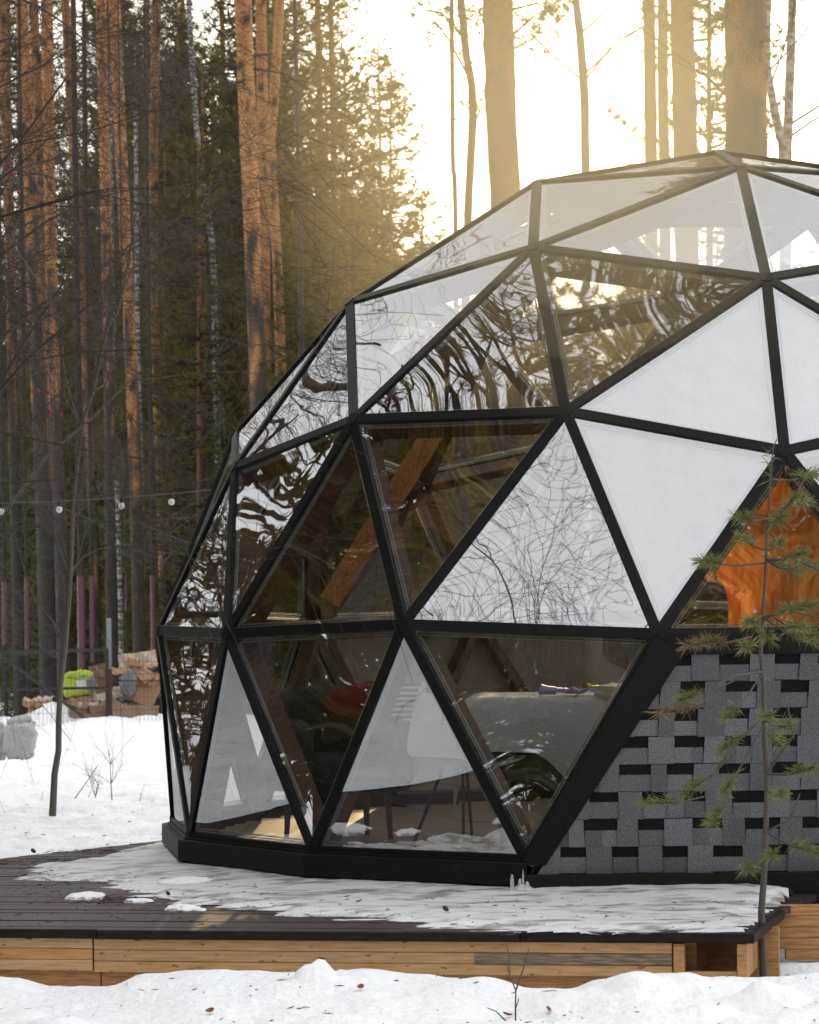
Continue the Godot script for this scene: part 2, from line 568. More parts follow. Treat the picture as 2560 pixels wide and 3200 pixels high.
func ground_height(x: float, z: float) -> float:
	var base := -0.26
	if z < 0.0:
		base = lerpf(-0.26, -0.36, clampf(-z / 9.0, 0, 1))
	if z < -30.0:
		base = lerpf(-0.36, -1.3, smoothstep(0.0, 1.0, clampf((-30.0 - z) / 6.0, 0, 1)))
	if z > 10.0:
		base = lerpf(-0.26, -0.1, clampf((z - 10.0) / 10.0, 0, 1))
	var far := maxf(absf(x), absf(z))
	var y := base
	if far < 60.0:
		var p := Vector3(x, 0, z)
		var amp := 0.075 if z < 3.0 else 0.03
		y += amp * bump_noise.get_noise_3dv(p * 1.4) + 0.035 * bump_noise.get_noise_3dv(p * 0.5 + Vector3(50, 0, 0))
		var pits := bump_noise.get_noise_3dv(p * 2.2 + Vector3(0, 70, 0))
		y -= 0.05 * smoothstep(0.28, 0.6, pits) * (1.0 if z < 3.0 else 0.5)
		y += 0.012 * patch_noise.get_noise_3dv(p * 2.6 + Vector3(0, 20, 0))
	if z > 3.0 and z < 9.0 and absf(x) < 8.0:
		var zc := deck_front(x) + 0.45 if x < -0.35 else 5.52
		var s := z - zc
		var w := 0.30 if s < 0 else 0.62
		y += (crest_at(x) + 0.25) * exp(-pow(s / w, 2.0))
	for l in lumps:
		var q: Vector3 = l[0]
		var d := Vector2(x - q.x, z - q.y).length() / q.z
		if d < 1.0:
			y += l[1] * pow(1.0 - d * d, l[2])
	return y


func axis(spans: Array) -> PackedFloat32Array:
	var a := PackedFloat32Array()
	for s in spans:
		var n := int(ceil((s[1] - s[0]) / s[2]))
		for k in n:
			a.push_back(s[0] + (s[1] - s[0]) * k / n)
	a.push_back(spans[-1][1])
	return a


func build_ground() -> void:
	# berms by the fence, lumps thrown up in front
	var add := func(p: Vector3, r: float, h: float, e := 1.0): lumps.push_back([Vector3(p.x, p.z, r), h, e])
	add.call(Vector3(-5.714, -0.36, -27.193) + Vector3(0, 0, 1.2), 1.5, 0.11, 1.5)
	add.call(Vector3(-5.271, -0.36, -27.888) + Vector3(0, 0, 0.6), 1.4, 0.09, 1.5)
	add.call(Vector3(-6.089, -0.36, -26.793) + Vector3(0, 0, 0.8), 0.8, 0.04, 1.5)
	add.call(Vector3(-6.847, -0.263, -28.141), 0.45, 0.20, 1.2)
	add.call(Vector3(-6.525, -0.266, -28.144), 0.5, 0.09, 1.2)
	add.call(Vector3(-6.085, -0.27, -28.148), 0.5, 0.06, 1.2)
	add.call(Vector3(-5.709, -0.274, -28.152), 0.5, 0.08, 1.2)
	add.call(Vector3(-5.29, -0.279, -28.156), 0.5, 0.06, 1.2)
	add.call(Vector3(-7.217, -0.342, -28.139), 0.4, 0.02, 1.2)
	add.call(Vector3(-2.2, -0.112, 5.42), 0.085, 0.045, 0.8)
	add.call(Vector3(-2.156, -0.121, 5.4), 0.06, 0.045, 0.6)
	add.call(Vector3(-2.241, -0.115, 5.45), 0.05, 0.03, 0.5)
	add.call(Vector3(-0.226, -0.236, 5.9), 0.13, 0.06, 0.8)
	add.call(Vector3(-0.325, -0.243, 5.95), 0.09, 0.06, 0.6)
	add.call(Vector3(-0.532, -0.262, 6), 0.16, 0.05, 0.9)
	add.call(Vector3(-0.816, -0.165, 5.75), 0.12, 0.045, 0.7)
	add.call(Vector3(-0.582, -0.213, 5.95), 0.14, -0.05, 1.0)
	add.call(Vector3(-1.174, -0.184, 5.8), 0.20, 0.03, 1.0)
	add.call(Vector3(-3.278, -0.223, 6), 0.15, 0.04, 1.0)
	for k in 30:   # soft humps in the front snow
		add.call(Vector3(rng.randf_range(-3.8, 0.2), 0, rng.randf_range(5.4, 6.6)), rng.randf_range(0.10, 0.28), rng.randf_range(-0.03, 0.035), 1.2)
	for k in 130:   # trodden pits and humps in the snow field behind the deck
		var p := Vector3(rng.randf_range(-8.0, -3.2), 0, rng.randf_range(-16.0, 0.5))
		add.call(p, rng.randf_range(0.12, 0.45), rng.randf_range(-0.10, 0.06), 1.0)
	var xs := axis([[-500.0, -60.0, 44.0], [-60.0, -10.0, 2.5], [-10.0, -7.0, 0.15], [-7.0, -2.6, 0.045], [-2.6, 0.4, 0.03], [0.4, 3.0, 0.2], [3.0, 60.0, 4.0], [60.0, 500.0, 44.0]])
	var zs := axis([[-700.0, -60.0, 64.0], [-60.0, -34.0, 2.0], [-34.0, -15.0, 0.14], [-15.0, -0.2, 0.06], [-0.2, 3.6, 0.2], [3.6, 6.8, 0.025], [6.8, 9.0, 0.1], [9.0, 30.0, 1.0], [30.0, 60.0, 5.0], [60.0, 500.0, 44.0]])
	var pts := PackedVector3Array()
	for b in range(zs.size() - 1, -1, -1):   # z falling, so that u x v points up
		for x in xs:
			pts.push_back(Vector3(x, ground_height(x, zs[b]), zs[b]))
	var mb := MB.new()
	mb.grid(pts, xs.size(), zs.size())
	var g := part("snow_ground", mb.mesh(), M.snow, self)
	kind(g, "structure")
	tag(g, "white snow covering the ground, lumpy and trodden in places", "snow")


# ---------------------------------------------------------------- deck
func build_deck() -> void:
	var deck := thing("timber_deck", "dark brown decking platform with pine plank sides under the glass dome", "deck", Vector3(FRONT_B.x, 0, FRONT_B.y), -atan2(FRONT_B.y - FRONT_A.y, FRONT_B.x - FRONT_A.x))
	var inv := deck.transform.affine_inverse()
	var poly := PackedVector2Array()
	for p in [Vector3(-0.27, 0, 5.10), Vector3(-3.68, 0, 4.52), Vector3(-4.15, 0, 4.44), Vector3(-4.58, 0, 0.76), Vector3(-2.5, 0, -2.58), Vector3(2.2, 0, -2.2), Vector3(0.2, 0, 3.1), Vector3(-0.03, 0, 3.92)]:
		var q: Vector3 = inv * p
		poly.push_back(Vector2(q.x, q.z))
	var z := -0.10
	var row := 0
	while z > -8.6:
		var strip := PackedVector2Array([Vector2(-20, z - 0.067), Vector2(20, z - 0.067), Vector2(20, z + 0.067), Vector2(-20, z + 0.067)])
		for piece in Geometry2D.intersect_polygons(strip, poly):
			var lo := INF
			var hi := -INF
			for p in piece:
				lo = minf(lo, p.x)
				hi = maxf(hi, p.x)
			var cut: float = hi - rng.randf_range(0.8, 3.0)
			var right := hi
			while right > lo + 0.02:
				var left := maxf(lo, cut)
				if left - lo < 0.3:
					left = lo
				var clip := PackedVector2Array([Vector2(left + 0.0015, -20), Vector2(right - 0.0015, -20), Vector2(right - 0.0015, 20), Vector2(left + 0.0015, 20)])
				for bit in Geometry2D.intersect_polygons(piece, clip):
					var mb := MB.new()
					var lift := rng.randf_range(-0.003, 0.002)
					mb.prism(bit, Transform3D(Basis(Vector3.RIGHT, Vector3.BACK, Vector3.DOWN), Vector3.ZERO), -lift, 0.034 - lift)
					part("deck_board", mb.mesh(), M.deck, deck)
				right = left
				cut = left - 3.0
		z -= 0.141
		row += 1
	# front edge boards and the chamfered corner
	var edge := [-3.935, -3.62, -3.0, -1.03, 0.0]
	for k in 4:
		var mb := MB.new()
		var a: float = edge[k] + 0.002
		var b: float = edge[k + 1] - 0.002
		mb.box(Transform3D(Basis(), Vector3((a + b) * 0.5, -0.019 + [0.0, 0.001, -0.002, 0.002][k], -0.014)), Vector3(b - a, 0.042, 0.034), 0.004)
		part("edge_board", mb.mesh(), M.deck_edge, deck)
	var c0: Vector3 = inv * Vector3(-0.262, -0.019, 5.10)
	var c1: Vector3 = inv * Vector3(-0.022, -0.019, 3.92)
	var mbc := MB.new()
	mbc.bar(c0, c1, UP, 0.034, 0.044, 0.004)
	part("edge_board", mbc.mesh(), M.deck_edge, deck)
	# side planks, three courses; a joint near the left
	var xj: float = (inv * Vector3(-3.271, -0.095, 4.72)).x
	var xr: float = (inv * Vector3(-0.612, -0.088, 5.04)).x
	for rowk in 3:
		for s in 2:
			var mb := MB.new()
			var a := -3.91 if s == 0 else xj + 0.004
			var b := xj - 0.004 if s == 0 else xr
			var y := -0.0675 - 0.0515 * rowk + (0.006 if s == 0 else 0.0)
			mb.box(Transform3D(Basis(Vector3.BACK, deg_to_rad([0.0, -0.06, 0.05][rowk] * (1 if s == 0 else 0.3))), Vector3((a + b) * 0.5, y, -0.05 - rng.randf_range(0, 0.004))), Vector3(b - a, 0.0495, 0.045), 0.002)
			var m: Material = M.pine[(rowk * 2 + s) % 4]
			part("side_plank", mb.mesh(), m, deck)
	var wx := (inv * Vector3(-1.496, -0.101, 4.9)).x as float
	var mbw := MB.new()
	mbw.box(Transform3D(Basis(), Vector3((wx + xr) * 0.5, -0.119, -0.024)), Vector3(xr - wx, 0.0485, 0.004), 0.001)
	part("side_plank", mbw.mesh(), M.pine_weathered, deck)
	for s in [[-3.9, -3.0], [-2.995, -1.2], [-1.195, xr]]:
		var mb := MB.new()
		mb.box(Transform3D(Basis(), Vector3((s[0] + s[1]) * 0.5, -0.275, -0.10)), Vector3(s[1] - s[0], 0.20, 0.05), 0.003)
		part("lower_plank", mb.mesh(), M.orange_pine, deck)
	# framed opening at the right end
	var x0: float = (inv * Vector3(-0.606, -0.088, 5.04)).x
	var x1: float = (inv * Vector3(-0.553, -0.088, 5.04)).x
	var x2: float = (inv * Vector3(-0.32, -0.088, 5.06)).x
	var x3: float = (inv * Vector3(-0.272, -0.089, 5.06)).x
	for s in [[x0, x1, -0.045, -0.30], [x2, x3, -0.045, -0.30]]:
		var mb := MB.new()
		mb.box(Transform3D(Basis(), Vector3((s[0] + s[1]) * 0.5, (s[2] + s[3]) * 0.5, -0.046)), Vector3(s[1] - s[0] - 0.002, s[2] - s[3], 0.05), 0.002)
		part("post", mb.mesh(), M.orange_pine, deck)
	var mbr := MB.new()
	mbr.box(Transform3D(Basis(), Vector3((x1 + x2) * 0.5, -0.235, -0.05)), Vector3(x2 - x1 - 0.002, 0.13, 0.04), 0.002)
	part("rail", mbr.mesh(), M.orange_pine, deck)
	var mbi := MB.new()
	mbi.box(Transform3D(Basis(), Vector3((x2 + x3) * 0.5 - 0.004, -0.13, -0.37)), Vector3(0.03, 0.17, 0.58), 0.002)
	part("inner_plank", mbi.mesh(), M.orange_pine, deck)
	var mbk := MB.new()
	mbk.box(Transform3D(Basis(), Vector3((x1 + x2) * 0.5, -0.17, -0.7)), Vector3(0.5, 0.28, 0.03), 0.002)
	part("inner_plank", mbk.mesh(), M.orange_pine, deck)
	var mbb := MB.new()
	mbb.box(Transform3D(Basis(), Vector3(x2 - 0.012, -0.13, -0.09)), Vector3(0.004, 0.06, 0.03), 0.001)
	part("bracket", mbb.mesh(), M.steel_dark, deck)
	for k in 10:   # joist ends in the dark under the deck
		var mb := MB.new()
		mb.box(Transform3D(Basis(), Vector3(-3.7 + k * 0.38, -0.12, -2.2)), Vector3(0.05, 0.16, 4.0))
		part("joist", mb.mesh(), M.orange_pine, deck)
	var e0: Vector3 = inv * Vector3(-4.15, 0, 4.44)
	var e1: Vector3 = inv * Vector3(-4.58, 0, 0.76)
	for k in 4:   # the left end
		var mb := MB.new()
		if k == 0:
			mb.bar(e0 + Vector3(0, -0.019, 0), e1 + Vector3(0, -0.019, 0), UP, 0.034, 0.044, 0.004)
			part("edge_board", mb.mesh(), M.deck_edge, deck)
		else:
			var y := -0.0675 - 0.0515 * (k - 1)
			mb.bar(e0 + Vector3(0.05, y, -0.02), e1 + Vector3(0.05, y, 0), UP, 0.045, 0.0495, 0.002)
			part("side_plank", mb.mesh(), M.pine[k % 4], deck)
	# the pine foundation wall to the right, set back
	var wall := thing("foundation_wall", "orange pine plank foundation wall under the shingled side of the dome", "wall", Vector3(0, 0, 3.62))
	for k in 5:
		var mb := MB.new()
		var left := -0.32 if k < 4 else 0.02
		mb.box(Transform3D(Basis(), Vector3((left + 2.2) * 0.5, -0.026 - 0.0535 * k, 0.0)), Vector3(2.2 - left, 0.052, 0.05 + 0.003 * (k % 2)), 0.003)
		part("plank", mb.mesh(), M.orange_pine, wall)
	var mbx := MB.new()
	mbx.box(Transform3D(Basis(), Vector3(0.9, -0.2, -0.6)), Vector3(2.6, 0.3, 0.03))
	part("back_board", mbx.mesh(), M.orange_pine, wall)
	build_deck_snow()


func build_deck_snow() -> void:
	var poly := PackedVector2Array()
	for p in [Vector3(-4.139, 0, 0.546), Vector3(-3.796, 0, 0.352), Vector3(-3.473, 0, -0.603), Vector3(-3.304, 0, -1.444), Vector3(-3.138, 0, -1.935), Vector3(-1.078, 0, 0.927), Vector3(0.169, 0, 3.14), Vector3(-0.03, 0, 3.971), Vector3(-0.267, 0, 4.974), Vector3(-0.891, 0, 4.957), Vector3(-1.184, 0, 5.152), Vector3(-1.348, 0, 4.758), Vector3(-1.64, 0, 4.651), Vector3(-1.986, 0, 4.167), Vector3(-2.341, 0, 3.964), Vector3(-2.606, 0, 3.558), Vector3(-2.942, 0, 3.201), Vector3(-3.282, 0, 2.563), Vector3(-3.465, 0, 1.984), Vector3(-4.003, 0, 1.714)]:
		poly.push_back(Vector2(p.x, p.z))
	var nx := 190
	var nz := 330
	var pts := PackedVector3Array()
	var tints := PackedColorArray()
	var keep := PackedByteArray()
	for b in nz:
		var z := 5.12 - 7.0 * b / (nz - 1)
		for a in nx:
			var x := -4.35 + 4.5 * a / (nx - 1)
			var p := Vector2(x, z)
			var sd := INF
			for k in poly.size():
				sd = minf(sd, p.distance_to(Geometry2D.get_closest_point_to_segment(p, poly[k], poly[(k + 1) % poly.size()])))
			if not Geometry2D.is_point_in_polygon(p, poly):
				sd = -sd
			var q := Vector3(x, 0, z)
			var rad := Vector2(x, z).length()
			var e := sd + 0.20 * patch_noise.get_noise_3d(x * 2.0, 3.0, z * 6.0) + 0.10 * patch_noise.get_noise_3d(x * 7.0, 9.0, z * 16.0) - 0.02
			var chamfer := (Vector2(-0.03, 3.92) - Vector2(-0.27, 5.10)).normalized()
			var sdc := (p - Vector2(-0.27, 5.10)).dot(Vector2(-chamfer.y, chamfer.x) * -1.0)
			e = minf(e, minf(sdc, deck_front(x) - z + 0.03) * 2.0 + 0.03)
			if x < -2.9:
				e -= (-2.9 - x) * 0.16
			var h := clampf(e * 0.10, -0.02, 0.020) + 0.006 * bump_noise.get_noise_3dv(q * 3.0)
			h += 0.035 * smoothstep(3.75, 3.0, rad) * smoothstep(0.0, 0.1, e)
			h += 0.004 * patch_noise.get_noise_3dv(q * 5.0)
			var soil := 0.75 * patch_noise.get_noise_3d(x * 1.6, 20.0, z * 4.0) + 0.75 * patch_noise.get_noise_3d(x * 5.0, 40.0, z * 17.0)
			var dirt := smoothstep(0.10, 0.55, soil + 0.12)
			tints.push_back(Color(0.80, 0.81, 0.825).lerp(Color(0.30, 0.28, 0.25), dirt))
			pts.push_back(Vector3(x, h, z))
			keep.push_back(1 if h > -0.012 and sdc > 0.02 and deck_front(x) - z > -0.02 and x > -4.08 - (4.44 - z) * 0.117 and (rad > 2.75 or x > -0.4) else 0)
	var mb := MB.new()
	mb.grid(pts, nx, nz, keep)
	mb.c = tints
	var o := part("deck_snow", mb.mesh(), M.icy, self)
	kind(o, "stuff")
	tag(o, "thin icy snow with dirt and needles lying round the foot of the dome on the deck", "snow")
	for s in [[Vector3(-3.435, 0, 2.888), 0.095, 0.034, "small white snow heap on the bare brown boards at the left"], [Vector3(-2.888, 0, 3.58), 0.10, 0.026, "flat white snow heap beside the front edge of the deck ice"], [Vector3(-2.97, 0.01, 2.123), 0.14, 0.03, "smooth white snow hump on the deck ice near the black plinth corner"], [Vector3(-3.164, 0, 3.103), 0.07, 0.016, "small grey icy lump beside brown needles on the deck"]]:
		var m2 := MB.new()
		m2.blob(Transform3D(Basis(), s[0]), Vector3(s[1], s[2], s[1] * 1.1), bump_noise, 1.1, 12, 30)
		tag(part("snow_heap", m2.mesh(), M.snow, self), s[3], "snow heap", "snow heaps on the deck")


# ---------------------------------------------------------------- dome
var verts := []
var ring := PackedInt32Array()
var front_pent := -1
var faces := []

func dome_vertex(p: Vector3, index: Dictionary) -> int:
	p = p.normalized()
	var key := "%d %d %d" % [roundi(p.x * 900), roundi(p.y * 900), roundi(p.z * 900)]
	if index.has(key):
		return index[key]
	var pol := rad_to_deg(acos(p.y))
	var az := atan2(p.z, p.x)
	var a := az + deg_to_rad(87.97834)
	var y := p.y
	var r := sqrt(maxf(0.0, 1.0 - y * y))
	var rg := 0
	if pol > 95.0 and pol < 105.0:
		y = -0.17074
		r = sqrt(1.0 - y * y) * 0.99379
		rg = 5
	elif pol > 105.0:
		rg = 6
	elif pol > 75.0:
		r *= 1.00829
		rg = 4
	elif pol > 62.0:
		rg = 3
	verts.push_back(Vector3(r * cos(a) * DOME_R, y * DOME_R + DOME_Y, r * sin(a) * DOME_R))
	ring.push_back(rg)
	if rg == 5 and absf(az) < 0.02:
		front_pent = verts.size() - 1
	index[key] = verts.size() - 1
	return verts.size() - 1


func make_pane(a: Vector3, b: Vector3, c: Vector3, n: Vector3, div: int, sd: float) -> MB:
	var inset := 0.021
	var cen := (a + b + c) / 3.0
	var corner := []
	var tri := [a, b, c]
	for k in 3:   # move each corner in along the bisector so that every side moves by the inset
		var p: Vector3 = tri[k]
		var e1: Vector3 = (tri[(k + 1) % 3] - p).normalized()
		var e2: Vector3 = (tri[(k + 2) % 3] - p).normalized()
		var half := e1.angle_to(e2) * 0.5
		corner.push_back(p + (e1 + e2).normalized() * (inset / sin(half)) - n * 0.005)
	var mb := MB.new()
	var at := {}
	var side := (corner[1] - corner[0]).length() as float
	for i in div + 1:
		for j in div + 1 - i:
			var w0 := float(i) / div
			var w1 := float(j) / div
			var w2 := 1.0 - w0 - w1
			var p: Vector3 = corner[0] * w0 + corner[1] * w1 + corner[2] * w2
			var edge := minf(w0, minf(w1, w2)) * side * 0.82
			# a sealed unit pulled in by the cold: flat rim, dished middle, slightly wavy sheet
			var dish := -0.0015 * (1.0 - exp(-edge / 0.11)) - 0.0016 * (w0 * w1 + w1 * w2 + w2 * w0) * 3.0
			var wave := 0.00009 * wave_noise.get_noise_3dv(p * 1.3 + Vector3(sd, 0, 0)) * smoothstep(0.0, 0.1, edge)
			at[Vector2i(i, j)] = mb.put(p + n * (dish + wave), Vector3.ZERO)
	
	for i in div:
		for j in div - i:
			var t := [[at[Vector2i(i, j)], at[Vector2i(i + 1, j)], at[Vector2i(i, j + 1)]]]
			if i + j < div - 1:
				t.push_back([at[Vector2i(i + 1, j)], at[Vector2i(i + 1, j + 1)], at[Vector2i(i, j + 1)]])
			for q in t:
				var f: Vector3 = (mb.v[q[1]] - mb.v[q[0]]).cross(mb.v[q[2]] - mb.v[q[0]])
				if f.dot(n) < 0.0:
					var s = q[1]
					q[1] = q[2]
					q[2] = s
					f = -f
				mb.idx(q[0], q[1], q[2])
				for k in 3:
					mb.n[q[k]] += f
	for k in mb.n.size():
		mb.n[k] = mb.n[k].normalized()
	return mb


func build_dome() -> void:
	var ico := [Vector3.UP]
	for k in 5:
		var a := TAU * k / 5
		ico.push_back(Vector3(cos(a) * 2.0, 1.0, sin(a) * 2.0) / sqrt(5.0))
	for k in 5:
		var a := TAU * (k + 0.5) / 5
		ico.push_back(Vector3(cos(a) * 2.0, -1.0, sin(a) * 2.0) / sqrt(5.0))
	var big := []
	for k in 5:
		big.push_back([0, 1 + k, 1 + (k + 1) % 5])
		big.push_back([1 + k, 6 + k, 1 + (k + 1) % 5])
		big.push_back([6 + k, 6 + (k + 1) % 5, 1 + (k + 1) % 5])
	var index := {}
	for f in big:
		var P := func(i: int, j: int) -> int: return dome_vertex((ico[f[0]] * i + ico[f[1]] * j + ico[f[2]] * (3 - i - j)) / 3.0, index)
		for i in 3:
			for j in 3 - i:
				faces.push_back([P.call(i, j), P.call(i + 1, j), P.call(i, j + 1)])
				if i + j < 2:
					faces.push_back([P.call(i + 1, j), P.call(i + 1, j + 1), P.call(i, j + 1)])
	var dome := thing("geodesic_dome", "glass geodesic dome house with black triangular frames and a shingled front", "dome house")
	var mid := Vector3(0, DOME_Y, 0)
	var edges := {}
	for f in faces:
		if ring[f[0]] > 5 or ring[f[1]] > 5 or ring[f[2]] > 5 or f.has(front_pent):
			continue
		var a: Vector3 = verts[f[0]]
		var b: Vector3 = verts[f[1]]
		var c: Vector3 = verts[f[2]]
		var n := (b - a).cross(c - a).normalized()
		var cen := (a + b + c) / 3.0
		if n.dot(cen - mid) < 0:
			n = -n
		for k in 3:
			var e := [mini(f[k], f[(k + 1) % 3]), maxi(f[k], f[(k + 1) % 3])]
			var key := Vector2i(e[0], e[1])
			edges[key] = edges.get(key, Vector3.ZERO) + n
		if cen.z < -0.6 and cen.x > -2.3 and cen.y < 1.3:   # the far side at floor level is boarded
			var mbl := MB.new()
			var o := cen
			var bx := (b - a).normalized()
			var by := n.cross(bx)
			var poly := PackedVector2Array()
			for p in [a, b, c]:
				var q: Vector3 = (p - o) * 0.985
				poly.push_back(Vector2(q.dot(bx), q.dot(by)))
			mbl.prism(poly, Transform3D(Basis(bx, by, n), o), -0.03, 0.0)
			part("wall_panel", mbl.mesh(), M.lining, dome)
			continue
		var facing := n.dot((Vector3(-1.6, 1.65, 22.3) - cen).normalized())
		var pane := part("glass_pane", make_pane(a, b, c, n, 26 if facing > 0.1 else 10, faces.find(f) * 3.7).mesh(), M.glass, dome)
		if cen.z > 1.6 and cen.x > -1.0 and cen.y > 1.7 and (cen.y > 2.35 or cen.x < -0.2) and cen.y < 3.1 and f.any(func(i): return ring[i] == 3):
			var mw := MB.new()
			var wx := (b - a).normalized()
			var wy := n.cross(wx)
			var wp := PackedVector2Array()
			for p in [a, b, c]:
				var q: Vector3 = (p - cen) * 0.975
				wp.push_back(Vector2(q.dot(wx), q.dot(wy)))
			mw.prism(wp, Transform3D(Basis(wx, wy, n), cen), -0.05, -0.034)
			part("white_panel", mw.mesh(), M.white_lining, dome)
		var sp := MB.new()
		for k in 3:
			var p: Vector3 = [a, b, c][k]
			var q: Vector3 = [a, b, c][(k + 1) % 3]
			var inw := (cen - (p + q) * 0.5)
			inw = (inw - (q - p).normalized() * inw.dot((q - p).normalized())).normalized()
			for d in [0.036, 0.050]:
				var s: float = d / 0.85
				var p2: Vector3 = p + (q - p).normalized() * s * 1.6 + inw * d - n * 0.024
				var q2: Vector3 = q - (q - p).normalized() * s * 1.6 + inw * d - n * 0.024
				sp.bar(p2, q2, n, 0.006, 0.012)
		part("spacer", sp.mesh(), M.spacer, pane)
	for key in edges:
		var a: Vector3 = verts[key.x]
		var b: Vector3 = verts[key.y]
		var n: Vector3 = edges[key].normalized()
		var mb := MB.new()
		mb.bar(a - n * 0.013, b - n * 0.013, n, 0.056, 0.034, 0.003)
		part("frame_bar", mb.mesh(), M.black, dome)
		if ring[key.x] == 5 and ring[key.y] == 5:
			continue
		var mt := MB.new()
		var sh := (b - a).normalized() * 0.05
		mt.bar(a + sh - n * 0.105, b - sh - n * 0.105, n, 0.062, 0.12, 0.004)
		part("timber_strut", mt.mesh(), M.timber, dome)
	for k in verts.size():
		if ring[k] > 5 or k == front_pent:
			continue
		var n: Vector3 = (verts[k] - mid).normalized()
		var mb := MB.new()
		var hx := n.cross(Vector3(0.2, 0.9, 0.37)).normalized()
		var disc := PackedVector2Array()
		for j in 12:
			disc.push_back(Vector2.from_angle(TAU * j / 12.0) * 0.036)
		mb.prism(disc, Transform3D(Basis(hx, n.cross(hx), n), verts[k]), -0.05, 0.0042)
		part("hub", mb.mesh(), M.black, dome)
	# plinth: a proud trim board and a recessed skirt along each side
	var base := []
	for k in verts.size():
		if ring[k] == 5 and k != front_pent:
			base.push_back(verts[k])
	base.sort_custom(func(p: Vector3, q: Vector3): return atan2(p.z, p.x) < atan2(q.z, q.x))
	for k in base.size():
		var a: Vector3 = base[k]
		var b: Vector3 = base[(k + 1) % base.size()]
		var m := (a + b) * 0.5
		var out := Vector3(m.x, 0, m.z).normalized()
		var shingled := a.distance_to(b) > 1.9
		if shingled:
			out = Vector3(0.02, 0, 1).normalized()
		var t := (b - a).normalized()
		var ext := 0.015
		var mb := MB.new()
		var yt := 0.042 if shingled else 0.112
		mb.bar(Vector3(a.x, yt, a.z) + out * 0.032 - t * ext, Vector3(b.x, yt, b.z) + out * 0.032 + t * ext, UP, 0.05, 0.13 if shingled else 0.115, 0.004)
		part("plinth_board", mb.mesh(), M.plinth, dome)
		var ms := MB.new()
		ms.bar(Vector3(a.x, 0.0, a.z) - out * 0.005, Vector3(b.x, 0.0, b.z) - out * 0.005, UP, 0.05, 0.12 if not shingled else 0.09)
		part("plinth_skirt", ms.mesh(), M.plinth, dome)
		if shingled:
			continue
		var mc := MB.new()
		mc.bar(Vector3(a.x, 0.174, a.z) - out * 0.006, Vector3(b.x, 0.174, b.z) - out * 0.006, UP, 0.05, 0.014, 0.003)
		part("sill", mc.mesh(), M.black, dome)
	build_shingles(dome)
	# floor boards
	for k in 25:
		var z := -3.1 + k * 0.24
		var w := sqrt(maxf(0.0, 2.93 * 2.93 - pow(maxf(absf(z - 0.117), absf(z + 0.117)), 2.0)))
		if w < 0.3:
			continue
		var mb := MB.new()
		mb.box(Transform3D(Basis(), Vector3(0, 0.125, z)), Vector3(2 * w, 0.03, 0.237), 0.002)
		part("floor_board", mb.mesh(), M.floor, dome)


